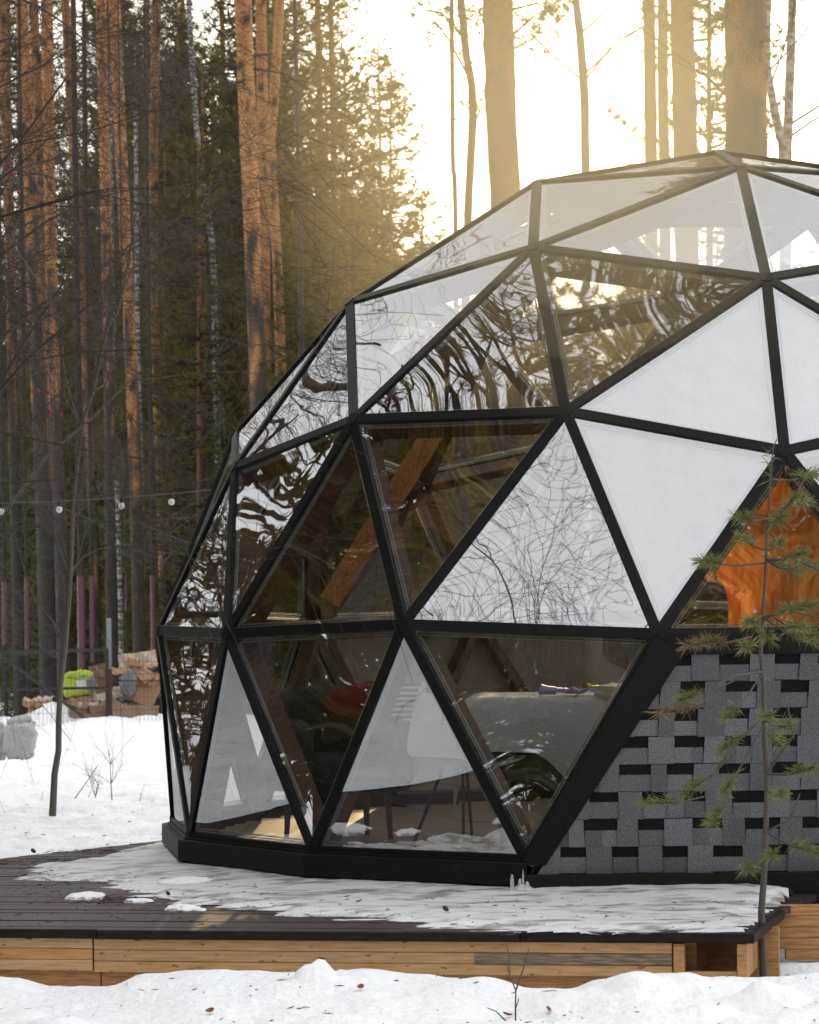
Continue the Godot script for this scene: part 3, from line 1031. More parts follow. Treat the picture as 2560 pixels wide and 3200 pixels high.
func build_shingles(dome: Node3D) -> void:
	var b2 := Vector3(-1.219, 0.18, 2.993)
	var b4 := Vector3.ZERO
	var m3 := Vector3(-0.558, 1.309, 3.23)
	var best := INF
	for k in verts.size():   # the mirror images of those two corners on the right
		if ring[k] == 5 and absf(Vector3(verts[k].x, 0, verts[k].z).distance_to(b2) - 2.66) < 0.12 and verts[k].x > 0 and verts[k].z > 2.0:
			b4 = verts[k]
	var ex := (b4 - b2).normalized()
	var ez := ex.cross(m3 - b2).normalized()
	if ez.z < 0:
		ez = -ez
	var ey := ez.cross(ex)
	var t := Transform3D(Basis(ex, ey, ez), b2)
	var wide := b2.distance_to(b4)
	var top := t.affine_inverse() * m3
	var wall := MB.new()
	wall.prism(PackedVector2Array([Vector2(0.02, -0.1), Vector2(wide - 0.02, -0.1), Vector2(wide - top.x, top.y), Vector2(top.x, top.y)]), t, -0.06, -0.004)
	var sheet := part("shingle_wall", wall.mesh(), M.black, dome)
	# broad black trim along the slanted side and the top
	for s in [[Vector2(-0.03, -0.02), Vector2(0.10, -0.02), Vector2(top.x + 0.125, top.y - 0.10), Vector2(top.x - 0.01, top.y)], [Vector2(wide + 0.03, -0.02), Vector2(wide - 0.10, -0.02), Vector2(wide - top.x - 0.125, top.y - 0.10), Vector2(wide - top.x + 0.01, top.y)], [Vector2(top.x + 0.0, top.y - 0.001), Vector2(top.x + 0.126, top.y - 0.102), Vector2(wide - top.x - 0.126, top.y - 0.102), Vector2(wide - top.x, top.y - 0.001)]]:
		var mb := MB.new()
		mb.prism(PackedVector2Array(s), t, -0.02, 0.022)
		part("trim_board", mb.mesh(), M.black, dome)
	var clip := PackedVector2Array([Vector2(0.098, -0.085), Vector2(wide - 0.1, -0.085), Vector2(wide - top.x - 0.122, top.y - 0.098), Vector2(top.x + 0.122, top.y - 0.098)])
	clip[0] = Vector2(0.098 - 0.085 * 0.56, -0.085)
	var r2 := RandomNumberGenerator.new()
	r2.seed = 77
	var shade := {}
	var rows := 9
	for row in rows:
		var y0 := -0.072 + row * 0.1415
		var y1 := y0 + 0.1415
		var x := -0.25 + r2.randf_range(0, 0.2)
		var tooth := row % 2 == 0
		while x < minf(wide * 0.72, 1.85):
			var w := r2.randf_range(0.075, 0.15) if tooth else r2.randf_range(0.095, 0.165)
			var sl := r2.randf_range(-0.011, 0.011)
			var jitter := r2.randf_range(-0.003, 0.003)
			var notch := r2.randf_range(0.076, 0.088)
			if tooth:
				var q := PackedVector2Array([Vector2(x + 0.002, y0 + jitter), Vector2(x + w - 0.002, y0 + jitter), Vector2(x + w + sl - 0.002, y1 - 0.002), Vector2(x + sl + 0.002, y1 - 0.002)])
				for bit in Geometry2D.intersect_polygons(q, clip):
					var mb := MB.new()
					mb.prism(bit, t, 0.006, 0.0125)
					part("shingle", mb.mesh(), M.grit[r2.randi() % 4], sheet)
			else:
				var cutw := w * r2.randf_range(0.42, 0.58) if w > 0.14 else 0.0
				for s in ([[x, x + w]] if cutw == 0.0 else [[x, x + cutw - 0.001], [x + cutw + 0.001, x + w]]):
					var q := PackedVector2Array([Vector2(s[0] - 0.001, y0 + jitter), Vector2(s[1] + 0.001, y0 + jitter), Vector2(s[1] + 0.001, y0 + notch), Vector2(s[0] - 0.001, y0 + notch)])
					for bit in Geometry2D.intersect_polygons(q, clip):
						var mb := MB.new()
						mb.prism(bit, t, 0.001, 0.0055)
						part("shingle", mb.mesh(), M.grit[r2.randi() % 4], sheet)
				var q2 := PackedVector2Array([Vector2(x - 0.002, y0 + notch), Vector2(x + w + 0.002, y0 + notch), Vector2(x + w + 0.002, y1 - 0.002), Vector2(x - 0.002, y1 - 0.002)])
				for bit in Geometry2D.intersect_polygons(q2, clip):
					var mb := MB.new()
					mb.prism(bit, t, 0.0, 0.004)
					part("shingle", mb.mesh(), M.grit_dark, sheet)
			x += w
			tooth = not tooth


# ---------------------------------------------------------------- things inside the dome
func build_interior() -> void:
	# bed under a quilt
	var x0 := -1.50
	var x1 := 0.25
	var bed := thing("bed", "bed under a ribbed grey quilt behind the lower glass beside the shingles", "bed", Vector3(0, 0.14, 0))
	var mb := MB.new()
	mb.box(Transform3D(Basis(), Vector3((x0 + x1) * 0.5 + 0.06, 0.42, 0.95)), Vector3(x1 - x0 - 0.14, 0.26, 0.86), 0.03)
	part("base", mb.mesh(), M.sofa, bed)
	for c in [Vector2(x0 + 0.2, 0.6), Vector2(x1 - 0.1, 0.6), Vector2(x0 + 0.2, 1.3), Vector2(x1 - 0.1, 1.3)]:
		var ml := MB.new()
		ml.tube(PackedVector3Array([Vector3(c.x, 0.0, c.y), Vector3(c.x, 0.3, c.y)]), PackedFloat32Array([0.02, 0.028]), 8)
		part("leg", ml.mesh(), M.ink, bed)
	var nu := 120
	var nv := 56
	var pts := PackedVector3Array()
	for b in nv:
		var v := float(b) / (nv - 1)
		for a in nu:
			var u := float(a) / (nu - 1)
			var s := u * (x1 - x0 + 0.3) - 0.3
			var x := x0 + maxf(s, 0.0) + minf(s, 0.0) * 0.25
			var low := 0.0
			if s < 0.12:
				low = pow(clampf((0.12 - s) / 0.42, 0, 1), 1.7) * 0.34
			var hem := 0.29 + 0.22 * exp(-pow((x - (-0.86)) / 0.17, 2.0)) + 0.05 * exp(-pow((x + 0.35) / 0.2, 2.0))
			var z := lerpf(0.45, 1.42, minf(v / 0.5, 1.0))
			var over := clampf((v - 0.46) / 0.54, 0, 1)
			var drop := hem * (over * over * (3 - 2 * over) * 0.25 + over * 0.75) * (0.4 + 0.6 * minf(1.0, over * 3.0))
			z += 0.05 * smoothstep(0.0, 0.4, over) + 0.05 * over * sin(x * 9.0 + 1.0)
			var y := 0.80 - maxf(low, 0.0) - drop
			var rib := 0.004 * sin((x * 2.2 + z * 1.4 + drop * 0.6) * 46.0) * smoothstep(0.25, 0.6, sin(x * 4.0 + z * 3.0 + 2.0) * 0.5 + 0.5)
			y += 0.012 * bump_noise.get_noise_3d(x * 4, 4, z * 4)
			pts.push_back(Vector3(x, y + rib * (1.0 - over), z + rib * over))
	var mq := MB.new()
	mq.grid(_flipped(pts, nu, nv), nu, nv)
	part("quilt", mq.mesh(), M.quilt, bed)
	# things lying on the bed
	var tw := MB.new()
	var o := Vector3(-0.58, 0.930, 1.34)
	for k in 2:
		var prof := PackedVector2Array([Vector2(-0.20, 0.0), Vector2(0.14, -0.01), Vector2(0.19, 0.012), Vector2(0.14, 0.032), Vector2(-0.15, 0.036), Vector2(-0.21, 0.03)])
		tw.prism(prof, Transform3D(Basis(UP, 0.5 + k * 0.06), o + Vector3(0.01 * k, 0.037 * k, -0.02 * k)), -0.09, 0.09)
	tag(part("folded_towel", tw.mesh(), M.towel, self), "folded beige towel lying on the grey quilt", "towel")
	for g in [["purple", M.purple, Vector3(-0.93, 0.968, 1.25), -0.25, "purple rubber glove lying flat on the quilt beside a towel"], ["yellow", M.yellow, Vector3(-0.75, 0.985, 1.22), 0.5, "yellow rubber glove lying crumpled on the quilt behind the towel"]]:
		var root := thing("rubber_glove", g[4], "glove", g[2], g[3], "rubber gloves on the bed")
		var mp := MB.new()
		var big: float = 1.0 if g[0] == "purple" else 0.8
		mp.blob(Transform3D(Basis(Vector3.BACK, -0.12), Vector3(-0.02, 0.0, 0)), Vector3(0.105, 0.022, 0.062) * big, wave_noise, 1.1, 14, 24, 1.0)
		part("palm", mp.mesh(), g[1], root)
		root.scale = Vector3(1.0, 0.6, 1.0)
		for f in 5:
			var mf := MB.new()
			var zz := (-0.045 + 0.022 * f) * big
			var l := [0.06, 0.085, 0.09, 0.08, 0.06][f] * big as float
			var st := Vector3(0.07 * big, 0.004, zz)
			if f == 4:
				st = Vector3(0.0, 0.012, 0.05 * big)
			mf.tube(PackedVector3Array([st, st + Vector3(l * 0.5, 0.018, 0.004 * f), st + Vector3(l, -0.004, 0.01 * f), st + Vector3(l * 1.05, -0.006, 0.01 * f)]), PackedFloat32Array([0.013, 0.014, 0.011, 0.004]), 8)
			part("finger", mf.mesh(), g[1], root)
		var mcf := MB.new()
		mcf.tube(PackedVector3Array([Vector3(-0.08, 0, 0), Vector3(-0.13 * big, 0.006, 0.01), Vector3(-0.165 * big, 0.012, 0.012)]), PackedFloat32Array([0.035 * big, 0.04 * big, 0.048 * big]), 10, false)
		part("cuff", mcf.mesh(), g[1], root)
	# armchair, cushion, radiator
	var ac := thing("armchair", "dark grey armchair behind the left lower glass of the dome", "armchair", Vector3(-2.22, 0.14, 0.75), 0.35)
	var parts := {"seat": [Vector3(0, 0.36, 0), Vector3(0.30, 0.12, 0.28)], "backrest": [Vector3(-0.02, 0.58, -0.2), Vector3(0.32, 0.27, 0.09)], "armrest": [Vector3(-0.29, 0.47, 0.02), Vector3(0.075, 0.2, 0.28)], "armrest_b": [Vector3(0.29, 0.47, 0.02), Vector3(0.075, 0.2, 0.28)]}
	for key in parts:
		var m2 := MB.new()
		m2.blob(Transform3D(Basis(), parts[key][0]), parts[key][1], wave_noise, 0.12, 14, 24, 0.45)
		part(key.trim_suffix("_b"), m2.mesh(), M.sofa, ac)
	for c in [Vector2(-0.24, -0.2), Vector2(0.24, -0.2), Vector2(-0.24, 0.2), Vector2(0.24, 0.2)]:
		var ml := MB.new()
		ml.tube(PackedVector3Array([Vector3(c.x, 0.0, c.y), Vector3(c.x * 0.95, 0.26, c.y * 0.95)]), PackedFloat32Array([0.014, 0.022]), 8)
		part("leg", ml.mesh(), M.timber, ac)
	var mr := MB.new()
	mr.blob(Transform3D(Basis(Vector3.BACK, 0.10).rotated(UP, 0.3), Vector3(-2.10, 0.90, 0.80)), Vector3(0.19, 0.10, 0.10), wave_noise, 0.9, 12, 20, 0.7)
	tag(part("cushion", mr.mesh(), M.red, self), "dark red cushion thrown over the grey armchair", "cushion")
	var rad := thing("radiator", "white slatted wall radiator behind the armchair with the red cushion", "radiator", Vector3(-1.99, 0.62, -1.55), 0.35)
	for k in 9:
		var ms := MB.new()
		ms.box(Transform3D(Basis(), Vector3(0, 0.02 + k * 0.033, 0.03)), Vector3(0.46, 0.017, 0.012), 0.003)
		part("slat", ms.mesh(), M.enamel, rad)
	var mbk := MB.new()
	mbk.box(Transform3D(Basis(), Vector3(0, 0.15, 0)), Vector3(0.5, 0.32, 0.02), 0.004)
	part("panel", mbk.mesh(), M.sofa, rad)
	for sx in [-0.245, 0.245]:
		var me := MB.new()
		me.box(Transform3D(Basis(), Vector3(sx, 0.15, 0.02)), Vector3(0.03, 0.33, 0.05), 0.008)
		part("end_cap", me.mesh(), M.enamel, rad)
	# white shell chair on thin legs
	var ch := thing("chair", "white shell chair on thin dark legs standing behind the middle lower glass", "chair", Vector3(-1.50, 0.14, 1.45), 0.7)
	var shp := PackedVector3Array()
	for b in 17:
		var v := b / 16.0
		for a in 15:
			var u := a / 7.0 - 1.0
			var wid := 0.24 * (1.0 - 0.25 * smoothstep(0.6, 1.0, v))
			var yy := 0.44 + (0.0 if v < 0.5 else pow((v - 0.5) * 2.0, 1.3) * 0.38) + 0.05 * u * u
			var zz := 0.22 - minf(v, 0.55) * 0.8 - maxf(v - 0.55, 0) * 0.18 + 0.05 * u * u * smoothstep(0.4, 0.9, v)
			shp.push_back(Vector3(u * wid * sqrt(maxf(0.05, 1.0 - pow(maxf(0.0, (v - 0.75) / 0.25), 2.0) * 0.6)), yy, zz))
	var mch := MB.new()
	mch.grid(shp, 15, 17)
	var under := PackedVector3Array()
	for p in shp:
		under.push_back(p + Vector3(0, -0.008, -0.006))
	mch.grid(_flipped(under, 15, 17), 15, 17)
	part("shell", mch.mesh(), M.shell, ch)
	for c in [Vector2(-0.2, -0.2), Vector2(0.2, -0.2), Vector2(-0.2, 0.2), Vector2(0.2, 0.2)]:
		var ml := MB.new()
		ml.tube(PackedVector3Array([Vector3(c.x * 0.4, 0.435, c.y * 0.4 - 0.02), Vector3(c.x * 1.05, 0.012, c.y * 1.05), Vector3(c.x * 1.05, 0.0, c.y * 1.05)]), PackedFloat32Array([0.009, 0.009, 0.018]), 8)
		part("leg", ml.mesh(), M.ink, ch)
	# leaning log brace
	var ml2 := MB.new()
	var la := Vector3(-2.235, 1.47, 1.444)
	var lb := Vector3(-1.597, 2.486, 1.452)
	var lp := PackedVector3Array()
	var lr := PackedFloat32Array()
	for k in 25:
		lp.push_back(la.lerp(lb, k / 24.0))
		lr.push_back(0.060)
	ml2.tube(lp, lr, 14, true, func(_m, p: Vector3, d: Vector3, r: float) -> float: return r * (1.0 + 0.12 * bump_noise.get_noise_3dv(p * 6.0 + d * 2.0)))
	tag(part("log_brace", ml2.mesh(), M.log, self), "rough orange log leaning diagonally inside the glass dome", "log")
	# orange curtain behind the glass over the shingles
	var cp := PackedVector3Array()
	for b in 24:
		var y := 2.12 - b / 23.0 * 0.9
		for a in 90:
			var x := -0.13 + 1.5 * a / 89.0 - 0.20 * smoothstep(0.5, 0.0, absf(b / 23.0 - 0.25)) * (1.0 - a / 89.0)
			cp.push_back(Vector3(x, y, 2.15 - 0.25 * x * x + 0.020 * sin(x * 26.0 + 0.6 * sin(y * 3.0)) + 0.005 * sin(x * 57.0 + y)))
	var mcu := MB.new()
	mcu.grid(_flipped(cp, 90, 24), 90, 24)
	tag(part("curtain", mcu.mesh(), M.curtain, self), "bright orange curtain hanging inside above the shingled wall", "curtain")


func _flipped(p: PackedVector3Array, nu: int, nv: int) -> PackedVector3Array:   # the same sheet with its rows in the other order
	var q := PackedVector3Array()
	for b in nv:
		for a in nu:
			q.push_back(p[(nv - 1 - b) * nu + a])
	return q


# ---------------------------------------------------------------- trees
func spot(px: float, d: float) -> Vector3:   # a place d metres from where the photographer stood, px to the right in the view's own measure
	var a := (px - 1280.0) / 12062.67 * d
	return Vector3(-1.5967 + a - 0.00958 * d, 0, 22.343 - d - 0.0097 * a)


func bark_shape(h0: float, sd: float, grey: float, height := 0.0) -> Callable:
	var knots := []
	var kr := RandomNumberGenerator.new()
	kr.seed = int(sd * 1000.0) + 17
	var ky := 1.0
	while ky < height:
		for j in kr.randi_range(1, 3):
			var a := kr.randf() * TAU
			knots.push_back([Vector3(cos(a), 0, sin(a)), ky + kr.randf_range(-0.1, 0.1), kr.randf_range(0.05, 0.11)])
		ky += kr.randf_range(0.3, 0.75)
	return func(m: MB, p: Vector3, d: Vector3, r: float) -> float:
		var q := Vector3(p.x * 1.5, p.y * 0.55, p.z * 1.5) + d * 0.35 + Vector3(sd, 0, 0)
		var n := patch_noise.get_noise_3dv(q * 1.6)
		var t := smoothstep(-1.6, 1.8, p.y - h0 + n * 5.0)
		var o := Color(0.46 + 0.10 * n, 0.225 + 0.06 * n, 0.082 + 0.02 * n)
		var gcol := Color(0.066, 0.053, 0.048)
		var c := gcol.lerp(o, t)
		var knot := patch_noise.get_noise_3dv(Vector3(q.x * 3.0, p.y * 2.2 + sd, q.z * 3.0) + d * 0.6)
		c = c.lerp(Color(0.03, 0.026, 0.026), 0.8 * smoothstep(0.34, 0.55, knot))
		var swell := 0.0
		for kn in knots:
			var dy: float = absf(p.y - kn[1])
			if dy < 0.16:
				var near: float = 1.0 - Vector2(dy, (d - kn[0]).length() * r * 1.3).length() / kn[2]
				if near > 0.0:
					c = c.lerp(Color(0.028, 0.024, 0.024), minf(1.0, near * 2.2))
					swell = maxf(swell, near * 0.16)
		m.tint = c * grey
		return r * (1.0 + swell + 0.07 * bump_noise.get_noise_3dv(Vector3(p.x * 5, p.y * 2.2 + sd, p.z * 5) + d * 1.2) + 0.10 * smoothstep(0.36, 0.55, knot))


func trunk_mesh(path: PackedVector3Array, r_low: float, r_top: float, h0: float, sd: float, step := 0.22, sides := 14, grey := 1.0, stubs := 8) -> MB:   # path runs upwards
	var mb := MB.new()
	var p := PackedVector3Array()
	var r := PackedFloat32Array()
	var total := path[-1].y - path[0].y
	for k in path.size() - 1:
		var n := maxi(1, int(path[k].distance_to(path[k + 1]) / step))
		for j in n:
			var t := float(j) / n
			var a := path[maxi(k - 1, 0)]
			var d := path[mini(k + 2, path.size() - 1)]
			p.push_back(path[k].cubic_interpolate(path[k + 1], a, d, t))
	p.push_back(path[-1])
	for q in p:
		r.push_back(lerpf(r_low, r_top, clampf((q.y - path[0].y) / total, 0, 1)))
	mb.tube(p, r, sides, true, bark_shape(h0, sd, grey, path[-1].y if step < 0.12 else 0.0))
	var rr := RandomNumberGenerator.new()
	rr.seed = int(sd * 100) + 5
	for k in stubs:
		var j := rr.randi_range(3, p.size() - 3)
		var a := rr.randf() * TAU
		var d := Vector3(cos(a), rr.randf_range(-0.2, 0.5), sin(a)).normalized()
		var l := rr.randf_range(0.08, 0.5) if rr.randf() < 0.7 else rr.randf_range(0.6, 1.6)
		mb.tint = Color(0.045, 0.035, 0.03)
		var b := p[j] + d * r[j] * 0.7
		mb.tube(PackedVector3Array([b, b + d * l * 0.5, b + d * l + Vector3(0, -0.05, 0)]), PackedFloat32Array([0.022, 0.014, 0.004]), 5)
	return mb


func tuft(mb: MB, rr: RandomNumberGenerator, p: Vector3, ax: Vector3, l: float, w: float, n: int) -> void:
	var g := rr.randf_range(0.7, 1.35)
	for k in n:
		var d := (ax * rr.randf_range(-0.1, 0.9) + Vector3(rr.randf_range(-1, 1), rr.randf_range(-0.8, 1), rr.randf_range(-1, 1))).normalized()
		var s := d.cross(Vector3(rr.randf_range(-1, 1), rr.randf_range(-1, 1), rr.randf_range(-1, 1))).normalized() * w
		mb.tint = Color(0.095 * g, 0.095 * g, 0.022 * g) * rr.randf_range(0.8, 1.2)
		var q := p + d * l * rr.randf_range(0.0, 0.12)
		mb.tri(q - s, q + s, p + d * l * rr.randf_range(0.8, 1.2))


func crown_mesh(y0: float, y1: float, rad: float, whorl: float, form: float, sd: int, l := 0.2, w := 0.012, per := 13, gap := 0.13) -> ArrayMesh:
	var mb := MB.new()
	var rr := RandomNumberGenerator.new()
	rr.seed = sd
	var y := y0
	while y < y1:
		var t := (y - y0) / (y1 - y0)
		var reach := rad * pow(1.0 - t, form) * (0.55 + 0.45 * smoothstep(0.0, 0.2, t)) + 0.15
		for k in rr.randi_range(4, 6):
			var a := rr.randf() * TAU
			var len := reach * rr.randf_range(0.55, 1.15)
			var d := Vector3(cos(a), 0, sin(a))
			var rise := rr.randf_range(-0.12, 0.35) + 0.4 * t
			var p := PackedVector3Array()
			var r := PackedFloat32Array()
			var yy := y + rr.randf_range(-0.15, 0.15)
			for j in 5:
				var s := j / 4.0
				p.push_back(Vector3(0, yy, 0) + d * len * s + Vector3(0, len * (rise * s + 0.12 * s * s - 0.16 * sin(s * PI)), 0) + Vector3(rr.randf_range(-1, 1), rr.randf_range(-1, 1), rr.randf_range(-1, 1)) * 0.03 * s)
				r.push_back(lerpf(0.022, 0.004, s))
			mb.tint = Color(0.055, 0.038, 0.028)
			mb.tube(p, r, 4, false)
			var s := 0.3
			while s <= 1.0:
				var f := s * 4.0
				var j := mini(int(f), 3)
				var c := p[j].lerp(p[j + 1], f - j)
				var side := Vector3(-d.z, 0.1, d.x) * (1.0 if rr.randf() < 0.5 else -1.0)
				var off := (1.05 - s) * len * 0.42 * rr.randf()
				var e := c + (side + d * 0.5) * off + Vector3(0, rr.randf_range(-0.06, 0.10), 0)
				if off > 0.12:
					mb.tint = Color(0.05, 0.036, 0.026)
					mb.tube(PackedVector3Array([c, e]), PackedFloat32Array([0.007, 0.003]), 3, false)
				tuft(mb, rr, e, (d + UP * 0.3).normalized(), l, w, per)
				s += gap / maxf(len, 0.4) * rr.randf_range(0.7, 1.2)
		y += whorl * rr.randf_range(0.7, 1.3)
	return mb.mesh()


func limb(mb: MB, rr: RandomNumberGenerator, p: Vector3, d: Vector3, l: float, r: float, depth: int, droop: float, spread: float) -> void:
	var n := 4 if depth > 0 else 3
	var pts := PackedVector3Array([p])
	var rad := PackedFloat32Array([r])
	var q := p
	for k in n:
		d = (d + Vector3(rr.randf_range(-1, 1), rr.randf_range(-1, 1), rr.randf_range(-1, 1)) * 0.17 + Vector3(0, droop * (1.0 if depth < 2 else 0.1), 0)).normalized()
		q += d * l / n
		pts.push_back(q)
		rad.push_back(maxf(r * (1.0 - 0.62 * (k + 1) / n), 0.0012))
	mb.tube(pts, rad, 5 if r > 0.01 else 3, r > 0.01)
	if depth == 0:
		return
	var kids := rr.randi_range(3, 5)
	for k in kids:
		var f := rr.randf_range(0.25, 1.0) if k < kids - 1 else 1.0
		var j := clampi(int(f * n), 1, n)
		var ax := d.cross(Vector3(rr.randf_range(-1, 1), rr.randf_range(-1, 1), rr.randf_range(-1, 1))).normalized()
		limb(mb, rr, pts[j], d.rotated(ax, rr.randf_range(0.25, 1.0) * spread), l * rr.randf_range(0.5, 0.8), rad[j] * rr.randf_range(0.5, 0.8), depth - 1, droop, spread)


func bare_tree(called: String, label: String, at: Vector3, h: float, r: float, sd: int, mat_trunk: Material, droop := -0.05, depth := 4, lean := Vector3.ZERO, group := "", low := 0.25, count := 16) -> Node3D:
	var root := thing(called, label, "tree", at, 0.0, group)
	var rr := RandomNumberGenerator.new()
	rr.seed = sd
	var p := PackedVector3Array()
	var rad := PackedFloat32Array()
	for k in 13:
		var t := k / 12.0
		p.push_back(Vector3(lean.x * t * t + 0.035 * h * sin(t * 5.0 + sd) * t * 0.5, h * t, lean.z * t * t + 0.02 * h * cos(t * 4.0 + sd * 2) * t))
		rad.push_back(lerpf(r, r * 0.12, t))
	var mt := MB.new()
	mt.tube(p, rad, 9)
	part("trunk", mt.mesh(), mat_trunk, root)
	var mb := MB.new()
	for k in count:
		var t := lerpf(low, 0.98, float(k) / count)
		var j := clampi(int(t * 12.0), 1, 12)
		var a := k * 2.4 + rr.randf() * 0.8
		var d := Vector3(cos(a), rr.randf_range(0.35, 0.9), sin(a)).normalized()
		limb(mb, rr, p[j], d, h * rr.randf_range(0.2, 0.34) * (1.15 - t * 0.6), rad[j] * 0.4, depth - 1, droop, 1.0)
	kind(part("branches", mb.mesh(), M.twig, root), "stuff")
	return root


func key_pine(label: String, pts: Array, r_low: float, r_top: float, h0: float, sd: float, grey := 1.0, crown: ArrayMesh = null, stubs := 8) -> Node3D:   # pts from the top down
	var path := PackedVector3Array()
	for p in pts:
		path.insert(0, p)
	var up := (path[-1] - path[-2]).normalized()
	var k := path.size()
	path.push_back(path[-1] + up * 5.0 / maxf(up.y, 0.5))
	path.push_back(path[-1] + Vector3(0, 4.5, 0))
	var foot := path[0]
	var y := ground_height(foot.x, foot.z) - 0.1
	if y < foot.y - 0.05:
		path.insert(0, Vector3(foot.x + (path[0].x - path[1].x) * 0.15, y, foot.z))
	var base := path[0]
	for j in path.size():
		path[j] -= base
	if base.x < -2.4 and r_low > 0.05 and r_low < 0.121:
		r_low *= 0.85
		r_top *= 0.88
	var root := thing("pine_tree", label, "pine tree", base, 0.0, "tall pines behind the dome and the fence")
	part("trunk", trunk_mesh(path, r_low, r_top, h0 - base.y, sd, 0.085, 18, grey * 1.15, stubs).mesh(), M.bark, root)
	if crown:
		part("crown", crown, M.needle, root, Transform3D(Basis(UP, sd), path[-1] - Vector3(0, 5.0, 0)))
	return root


func build_forest() -> void:
	var high := [crown_mesh(0.0, 7.5, 2.1, 0.42, 0.8, 101, 0.17, 0.016, 10, 0.16), crown_mesh(0.0, 9.0, 1.9, 0.42, 0.9, 102, 0.17, 0.016, 10, 0.16), crown_mesh(0.0, 6.5, 2.4, 0.42, 0.7, 103, 0.17, 0.016, 10, 0.16)]
	# --- the pines one can tell apart: points down the trunk, then radius below and above
	key_pine("dark thin pine trunk at the very left edge behind the bare twigs", [Vector3(-8.662, 10.82, -39.469), Vector3(-8.566, 7.221, -39.521), Vector3(-8.527, 3.623, -39.572), Vector3(-8.48, -0.233, -39.627)], 0.115, 0.075, 5.6, 1.1, 0.75, high[0])
	key_pine("reddish pine trunk second from the left edge, grey below", [Vector3(-8.126, 10.521, -37.478), Vector3(-8.023, 8.033, -37.514), Vector3(-7.959, 5.545, -37.55), Vector3(-7.866, 2.56, -37.593), Vector3(-7.821, -0.276, -37.633)], 0.125, 0.078, 6.3, 2.2, 1.0, high[1])
	key_pine("slender dark pine trunk half hidden behind the third trunk from left", [Vector3(-8.571, 11.405, -43.462), Vector3(-8.495, 9.216, -43.494), Vector3(-8.426, 6.479, -43.533), Vector3(-8.361, -0.415, -43.631)], 0.11, 0.085, 4.0, 3.3, 0.7, high[2])
	key_pine("straight orange pine trunk left of the slender dark leaning one", [Vector3(-7.524, 10.221, -35.488), Vector3(-7.506, 7.336, -35.529), Vector3(-7.483, 4.932, -35.563), Vector3(-7.398, 2.046, -35.604), Vector3(-7.374, -0.262, -35.637)], 0.118, 0.085, 5.0, 4.4, 1.05, high[0])
	key_pine("slender dark orange pine trunk bending right, alone before a sky gap", [Vector3(-7.829, 11.104, -41.474), Vector3(-7.753, 9.246, -41.5), Vector3(-7.651, 7.388, -41.528), Vector3(-7.58, 5.531, -41.554), Vector3(-7.451, 2.612, -41.597), Vector3(-7.414, -0.36, -41.639)], 0.105, 0.062, 3.2, 5.5, 0.72, high[1])
	key_pine("upright orange pine trunk, left one of a close pair", [Vector3(-6.883, 10.508, -37.49), Vector3(-6.849, 8.021, -37.526), Vector3(-6.825, 5.533, -37.561), Vector3(-6.812, 3.046, -37.596), Vector3(-6.827, -0.336, -37.644)], 0.112, 0.085, 6.2, 6.6, 1.05, high[2])
	key_pine("leaning orange pine trunk, right one of a close pair", [Vector3(-6.425, 10.063, -34.501), Vector3(-6.348, 7.936, -34.531), Vector3(-6.259, 5.573, -34.565), Vector3(-6.182, 2.973, -34.603), Vector3(-6.141, -0.288, -34.649)], 0.118, 0.088, 4.2, 7.7, 1.1, high[0])
	key_pine("plain reddish brown pine trunk before dark green foliage", [Vector3(-6.459, 11.383, -43.483), Vector3(-6.543, 8.648, -43.521), Vector3(-6.56, 5.913, -43.559), Vector3(-6.463, 3.176, -43.598), Vector3(-6.419, -0.435, -43.65)], 0.115, 0.078, 3.0, 8.8, 0.85, high[1], 14)
	key_pine("thickest pink-orange pine trunk of the left forest, beside the dome's shoulder", [Vector3(-4.371, 9.602, -31.526), Vector3(-4.318, 7.811, -31.552), Vector3(-4.241, 5.348, -31.587), Vector3(-4.206, 3.557, -31.613), Vector3(-4.177, -0.024, -31.664)], 0.122, 0.122, 6.0, 9.9, 1.15, high[2])
	key_pine("orange pine trunk close behind the thickest trunk", [Vector3(-4.401, 10.482, -37.515), Vector3(-4.389, 8.244, -37.546), Vector3(-4.388, 5.508, -37.585), Vector3(-4.38, 2.524, -37.627), Vector3(-4.399, -0.212, -37.665)], 0.115, 0.085, 2.0, 10.1, 0.9, high[0])
	key_pine("curving orange pine trunk that ends at the dome's edge", [Vector3(-4.014, 10.185, -35.522), Vector3(-4.149, 8.359, -35.547), Vector3(-4.182, 7.879, -35.553), Vector3(-4.095, 6.099, -35.579), Vector3(-4.068, 4.175, -35.606), Vector3(-4.103, -0.151, -35.667)], 0.11, 0.058, 3.6, 11.2, 0.95, high[1])
	key_pine("thin straight pine pole before the golden foliage", [Vector3(-3.574, 9.301, -29.538), Vector3(-3.551, 7.792, -29.559), Vector3(-3.531, 6.067, -29.584), Vector3(-3.521, 4.127, -29.611), Vector3(-3.542, 0.033, -29.669)], 0.034, 0.022, 12.0, 12.3, 0.9, null, 16)
	key_pine("broad pine trunk just left of the sun over the dome", [Vector3(-0.98, 7.808, -19.582), Vector3(-0.953, 6.415, -19.602), Vector3(-0.911, 5.37, -19.617), Vector3(-0.905, 3.629, -19.642), Vector3(-0.924, 0.147, -19.691)], 0.175, 0.152, 5.0, 13.4, 0.9, high[0], 5)
	key_pine("medium pine trunk just right of the sun", [Vector3(1.521, 8.955, -27.591), Vector3(1.537, 7.711, -27.609), Vector3(1.553, 6.467, -27.627), Vector3(1.547, 3.981, -27.662), Vector3(1.504, -0.164, -27.72)], 0.16, 0.145, 3.0, 14.5, 0.9, high[0], 5)
